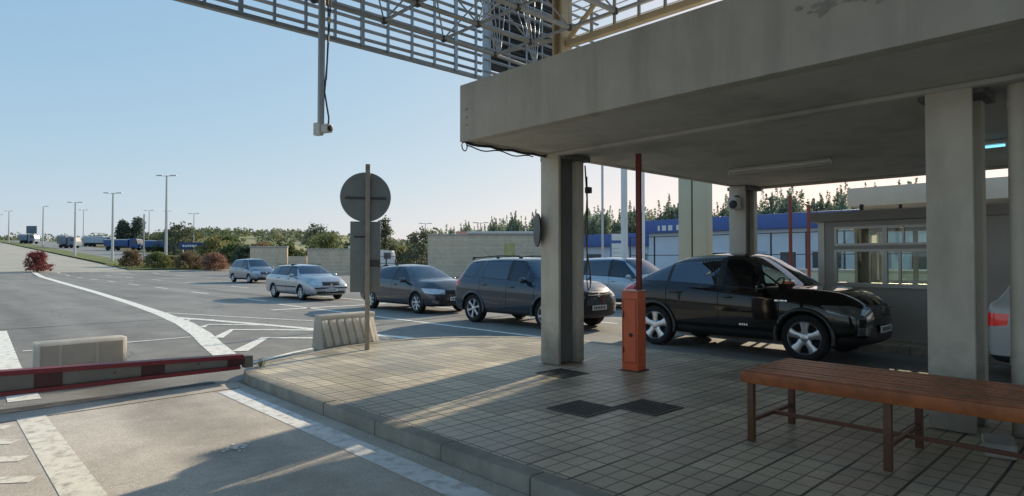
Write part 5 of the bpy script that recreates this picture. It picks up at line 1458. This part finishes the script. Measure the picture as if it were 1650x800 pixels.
# ------------------------------------------------------------------ trees and bushes
def leaf_quad(bm, p, s, mi=0):
    a = Vector((random.gauss(0, 1), random.gauss(0, 1), random.gauss(0, 1))).normalized()
    u = a.orthogonal().normalized(); v = a.cross(u)
    ang = random.uniform(0, 2*pi); u, v = u*cos(ang)+v*sin(ang), v*cos(ang)-u*sin(ang)
    s *= random.uniform(.6, 1.3)
    f = bm.faces.new([bm.verts.new(p+u*s), bm.verts.new(p+v*s*.6), bm.verts.new(p-u*s), bm.verts.new(p-v*s*.6)])
    f.material_index = mi
def crown_mesh(name, kind, H, Rr, n, ls, m, z0=.2, mats2=None):
    """many leaf-sized faces in clumps spread through the crown's volume; the clumps sit on limbs"""
    bm = bmesh.new(); clumps = []
    nc = 130 if kind == 'bush' else 60
    while len(clumps) < nc:
        t = random.random()
        if kind == 'round':
            r = Rr*random.random()**.45*math.sqrt(max(.05, 1-((t-.45)/.6)**2)); a = random.uniform(0, 2*pi)
        elif kind == 'cone': r = Rr*(1-t)**.85*random.random()**.4+.05; a = random.uniform(0, 2*pi)
        elif kind == 'spire': r = Rr*min(1, t*5+.4)*(1-t)**.6*random.random()**.5; a = random.uniform(0, 2*pi)
        else: r = Rr*random.random()**.5*math.sqrt(max(.02, 1-t*t*.9)); a = random.uniform(0, 2*pi)
        z = z0*H+(1-z0)*H*t
        clumps.append(Vector((r*cos(a)*random.uniform(.85, 1.15), r*sin(a), z)))
    cr = {'round': .30, 'cone': .26, 'spire': .30, 'bush': .20}[kind]*Rr
    spikes = []
    for k in range(n):
        if kind == 'spire':
            if k < n*.62:
                t = random.random()*.86; a = random.uniform(0, 2*pi); r = 1.25*Rr*math.sqrt(max(.05, 1-(t/.9)**4))*(.75+.25*sin(3*a+t*9))*random.random()**.45
                p = Vector((r*cos(a), r*sin(a), H*(.02+t)))
            else:
                if not spikes:
                    for q in range(8):
                        a = random.uniform(0, 2*pi); r = Rr*random.uniform(0, 1.); spikes.append((r*cos(a), r*sin(a), H*random.uniform(.80, 1.06), random.uniform(-.04, .04)))
                sx, sy, sh, ln = random.choice(spikes); t = random.random()**.8; a = random.uniform(0, 2*pi)
                r = .30*(1-t)**.7*random.random()**.5+.02
                p = Vector((sx+r*cos(a)+ln*sh*t, sy+r*sin(a), sh*(.5+.5*t)))
            leaf_quad(bm, p, ls*(.9 if k < n*.62 else .7)); continue
        c = random.choice(clumps); d = Vector((random.gauss(0, 1), random.gauss(0, 1), random.gauss(0, .8)))*cr*.55
        p = c+d
        if p.z < .02*H: p.z = abs(p.z)+.02*H
        leaf_quad(bm, p, ls, 1 if mats2 and random.random() < .42 else 0)
    me = bpy.data.meshes.new(name); bm.to_mesh(me); bm.free(); me.materials.append(m)
    if mats2: me.materials.append(mats2)
    return me, clumps
def tree(name, label, kind, H, Rr, n, ls, m, loc, group=None, z0=.2, rz=0., cat='tree', mats2=None):
    t = thing(name, label, cat, loc, rz, group)
    me, cl = crown_mesh('crown', kind, H, Rr, n, ls, m, z0, mats2)
    c = bpy.data.objects.new('crown' if cat == 'tree' else 'foliage', me); COL.objects.link(c); c.parent = t
    b = MB(); r = .03*H*.5+.03
    top = H*(.92 if kind in ('cone', 'spire') else .6)
    b.tube([(0, 0, -.2), (.02*H, 0, top*.5), (0, .01*H, top)], r, 8, radii=[r*1.2, r*.8, r*.2])
    for q in cl[::4]:
        base = Vector((0, 0, min(top*.95, max(q.z*.65, .1*H)))); b.tube([base, base.lerp(q, .6)+Vector((0, 0, .02*H)), q], r*.3, 5, radii=[r*.4, r*.25, r*.1])
    b.build('trunk' if cat == 'tree' else 'stem', M_bark, t)
    return t
# cypress row behind the sheds
protos = [tree('cypress_tree', 'tall narrow evergreen in the row behind the blue-roofed sheds', 'spire', 8., 1.15, 2600, .15, M_leaf_row, (60, 20+k*2, 0), 'evergreens in a row behind the sheds', .05) for k in range(4)]
k = 0
for row in range(3):
    y = 14. + row*.9
    while y < 76:
        x = 59+row*2.6+random.uniform(-.8, .8)
        sc = random.uniform(.62, 1.04)*(1.0 if y < 50 else .98 if y < 66 else .92) + (.12 if row == 2 else 0)
        if k < 4: o = protos[k]; o.location = (x, y, 0); o.rotation_euler.z = random.uniform(0, 6); s2 = sc*random.uniform(1.0, 1.5); o.scale = (s2, s2, sc)
        else:
            s2 = sc*random.uniform(1.0, 1.5)
            copy_tree(protos[k % 4], loc=(x, y, 0), rz=random.uniform(0, 6), sc=(s2, s2, sc))
        k += 1; y += random.uniform(1.0, 1.6)
# single trees
def at(px, d):
    u = (px-825)/1000.; x = d*.687+u*d*.727; y = d*.727-u*d*.687; return x, y
def TR(name, label, kind, px, d, H, Rr, m, n=1800, ls=.22, dz=0, z0=.15, **k):
    x, y = at(px, d); return tree(name, label, kind, H, Rr, n, ls, m, (x, y, gz(x, y)+hillz(x, y)*.9-.2+dz), z0=z0, rz=random.uniform(0, 6), **k)
TR('broadleaf_tree', 'bushy bright green tree rising behind the stone wall left of the road sign', 'round', 519, 88, 4.9, 2.9, M_leaf, 2600, .2, z0=.0)
TR('broadleaf_tree', 'darker small tree just behind the bright green tree left of the road sign', 'round', 513, 104, 6.6, 2.0, M_leaf_dark, 1500, .2, z0=.1)
TR('conifer_tree', 'pointed dark conifer just right of the road sign', 'cone', 620, 96, 7.6, 2.4, M_leaf_dark, 2200, .2, z0=.05)
TR('broadleaf_tree', 'dark rounded tree at the left end of the long stone wall', 'round', 680, 80, 5.4, 2.2, M_leaf_dark, 2200, .2, z0=.0)
TR('broadleaf_tree', 'pale green treetop over the left end of the long stone wall', 'round', 706, 92, 6.3, 2.0, M_leaf, 1500, .2, z0=.1)
TR('conifer_tree', 'dark conifer left of two at the foot of the hill', 'cone', 199, 190, 8.0, 3.4, M_hazy, 3200, .42, z0=.03)
TR('conifer_tree', 'dark conifer right of two at the foot of the hill', 'cone', 222, 192, 8.6, 3.6, M_hazy, 3200, .42, z0=.03)
for i, (px, d, H, Rr, m, lab) in enumerate(((290, 132, 6.2, 3.6, M_leaf_dark, 'large dark tree behind the blue billboard'), (262, 150, 4.4, 3.0, M_leaf, 'green tree left of the blue billboard'), (345, 118, 3.6, 2.8, M_leaf_pale, 'yellowish tree right of the blue billboard'),
        (378, 100, 2.9, 2.4, M_leaf, 'green tree above the silver-blue minivan'), (402, 92, 2.8, 2.0, M_leaf_dark, 'dark small tree above the leftmost stone wall'), (432, 98, 3.3, 2.2, M_leaf_pale, 'pale tree behind the leftmost stone wall'),
        (462, 95, 3.0, 2.0, M_leaf, 'green tree behind the lowest stone wall stretch'), (360, 150, 4.6, 3.6, M_leaf, 'broad green tree on the lower hillside'), (570, 110, 3.8, 2.6, M_leaf, 'green tree hidden mostly behind the road sign panel'), (645, 110, 3.4, 2.4, M_leaf_pale, 'pale green tree between conifer and dark rounded tree'),
        (310, 165, 4.6, 3.4, M_leaf_pale, 'pale yellow-green tree up behind the billboard'), (240, 170, 3.6, 3.2, M_leaf_dark, 'dark low tree above the blue trucks'))):
    TR('broadleaf_tree', lab, 'round', px, d, H, Rr, m, 1700, .3, z0=.0)
# bushes on the verge
def bush(label, px, d, H, Rr, m, m2, n=5200, ls=.085, sx=1.):
    x, y = at(px, d); t = tree('flowering_bush', label, 'bush', H, Rr, n, ls, m, (x, y, gz(x, y)+.08), z0=.06, cat='bush', mats2=m2); t.scale = (sx, sx, 1); return t
bush('round crimson flowering bush alone at the far left roadside', 60, 66, 2.0, 1.15, M_flower2, M_flower2, n=5200, ls=.08)
bush('dull red flowering bush, leftmost of the verge bushes', 213, 80, 1.95, 1.35, M_flower, M_leaf)
bush('grey-green bush between the red verge bushes', 254, 78.5, 1.8, 1.55, M_leaf, M_leaf_pale)
bush('dull red flowering bush right of the grey-green bush', 305, 78.5, 2.0, 1.75, M_flower, M_leaf)
bush('rust-red flowering bush nearest the silver-blue minivan', 346, 78, 1.95, 1.7, M_flower, M_flower)
bush('low yellow-green shrub beside the tallest lamp post', 278, 82, 1.3, 1.2, M_leaf_pale, M_leaf)
bush('rust-red bush above the leftmost stone wall', 422, 90, 3.4, 1.9, M_flower, M_leaf)
# woods on the hill: one mass
bm = bmesh.new()
for k in range(1700):
    u = random.uniform(-.70, .22); s = random.uniform(170, 560)
    x = s*.687+u*s*.727; y = s*.727-u*s*.687
    hz = hillz(x, y)
    if hz < 1. and random.random() < .8: continue
    if sin(x*.03)*cos(y*.025+x*.01) > .25 and random.random() < .9: continue
    z = gz(x, y)-.6+hz; h = random.uniform(1.8, 4.2); w_ = h*random.uniform(.5, .85); mi = random.choice((0, 0, 1, 1, 2))
    for q in range(46):
        t_ = random.random(); r = w_*math.sqrt(max(.03, 1-(2*t_-.8)**2*.7))*random.random()**.5; a = random.uniform(0, 2*pi)
        leaf_quad(bm, Vector((x+r*cos(a), y+r*sin(a), z+t_*h)), .62, mi)
for k in range(190):
    u = random.uniform(-.92, -.60); s = random.uniform(300, 420); x = s*.687+u*s*.727; y = s*.727-u*s*.687
    if -13 < x < 35 and y < 335: continue
    z = gz(x, y)-.4; h = random.uniform(2.5, 6.5); w_ = h*random.uniform(.5, .9); mi = random.choice((0, 2, 2, 1))
    for q in range(60):
        t_ = random.random(); r = w_*math.sqrt(max(.03, 1-(2*t_-.8)**2*.7))*random.random()**.5; a = random.uniform(0, 2*pi)
        leaf_quad(bm, Vector((x+r*cos(a), y+r*sin(a), z+t_*h)), .6, mi)
me = bpy.data.meshes.new('hill_wood'); bm.to_mesh(me); bm.free()
for m in (leaf_mat('hill_green_haze', (.14, .17, .10), (.20, .225, .13), (.27, .28, .16)), leaf_mat('hill_dark_haze', (.11, .14, .10), (.16, .19, .125), (.22, .24, .15)), leaf_mat('hill_pale_haze', (.17, .18, .09), (.24, .24, .12), (.32, .30, .16))): me.materials.append(m)  # greens paled so the colour itself carries the aerial haze
o = bpy.data.objects.new('hill_wood', me); COL.objects.link(o)
tag(o, 'dark green wood covering the distant hill', 'wood', None, 'stuff')
# scattered grass on the verge
bm = bmesh.new()
for k in range(5200):
    x = random.uniform(17.6, 36.8); y = random.uniform(84.1, 98.8)
    h = random.uniform(.05, .28); w_ = random.uniform(.02, .05); z = gz(x, y)+.10; a = random.uniform(0, pi)
    d = Vector((cos(a), sin(a), 0))*w_; p = Vector((x, y, z)); tip = p+Vector((random.uniform(-.1, .1), random.uniform(-.1, .1), h))
    f = bm.faces.new([bm.verts.new(p-d), bm.verts.new(p+d), bm.verts.new(tip)]); f.material_index = random.choice((0, 1, 1))
me = bpy.data.meshes.new('verge_grass'); bm.to_mesh(me); bm.free(); me.materials.append(M_leaf); me.materials.append(M_leaf_pale)
o = bpy.data.objects.new('verge_grass', me); COL.objects.link(o); tag(o, 'dry grass on the verge under the flowering bushes', 'grass', None, 'stuff')
# ------------------------------------------------------------------ light and camera
SUN_EL = R(23.5); SX, SY = .973, .229
az = math.atan2(SX, SY)            # from +Y towards +X
sd = Vector((SX*cos(SUN_EL), SY*cos(SUN_EL), sin(SUN_EL))).normalized()
ld = bpy.data.lights.new('Sun', 'SUN'); ld.energy = 5.0; ld.angle = R(.5); ld.color = (1., .85, .63)
lo = bpy.data.objects.new('Sun', ld); COL.objects.link(lo); lo.rotation_euler = sd.to_track_quat('Z', 'Y').to_euler(); lo.location = (20, 5, 30)
wd = bpy.data.worlds.new('World'); SC.world = wd; wd.use_nodes = True; nt = wd.node_tree
bg = nt.nodes['Background']; sky = nt.nodes.new('ShaderNodeTexSky'); sky.sky_type = 'NISHITA'; sky.sun_disc = False
sky.sun_elevation = SUN_EL; sky.sun_rotation = az; sky.altitude = 100; sky.air_density = 1.0; sky.dust_density = .8; sky.ozone_density = 1.5
# soften the sky's contrast the way a phone's exposure does: a power curve per channel
sp = nt.nodes.new('ShaderNodeSeparateColor'); cb_ = nt.nodes.new('ShaderNodeCombineColor'); nt.links.new(sky.outputs[0], sp.inputs[0])
for i, (k_, g_) in enumerate(((.240, .57), (.372, .355), (.565, .18))):
    pw = nt.nodes.new('ShaderNodeMath'); pw.operation = 'POWER'; pw.inputs[1].default_value = g_
    ml = nt.nodes.new('ShaderNodeMath'); ml.operation = 'MULTIPLY'; ml.inputs[1].default_value = k_/.15
    nt.links.new(sp.outputs[i], pw.inputs[0]); nt.links.new(pw.outputs[0], ml.inputs[0]); nt.links.new(ml.outputs[0], cb_.inputs[i])
nt.links.new(cb_.outputs[0], bg.inputs['Color']); bg.inputs['Strength'].default_value = .15
cd = bpy.data.cameras.new('Camera'); cam = bpy.data.objects.new('Camera', cd); COL.objects.link(cam)
cd.sensor_width = 36; cd.lens = 36*1000/1650.; cd.clip_start = .05; cd.clip_end = 6000
cam.location = (0, 0, 1.6); cam.rotation_euler = (R(90)+math.atan(19/1000.), 0, -math.atan2(.687, .727))
SC.camera = cam
SC.view_settings.view_transform = 'Standard'; SC.view_settings.look = 'None'; SC.view_settings.exposure = 0; SC.view_settings.gamma = 1
try:
    SC.cycles.max_bounces = 8; SC.cycles.transparent_max_bounces = 24; SC.cycles.caustics_reflective = False; SC.cycles.caustics_refractive = False
except Exception: pass
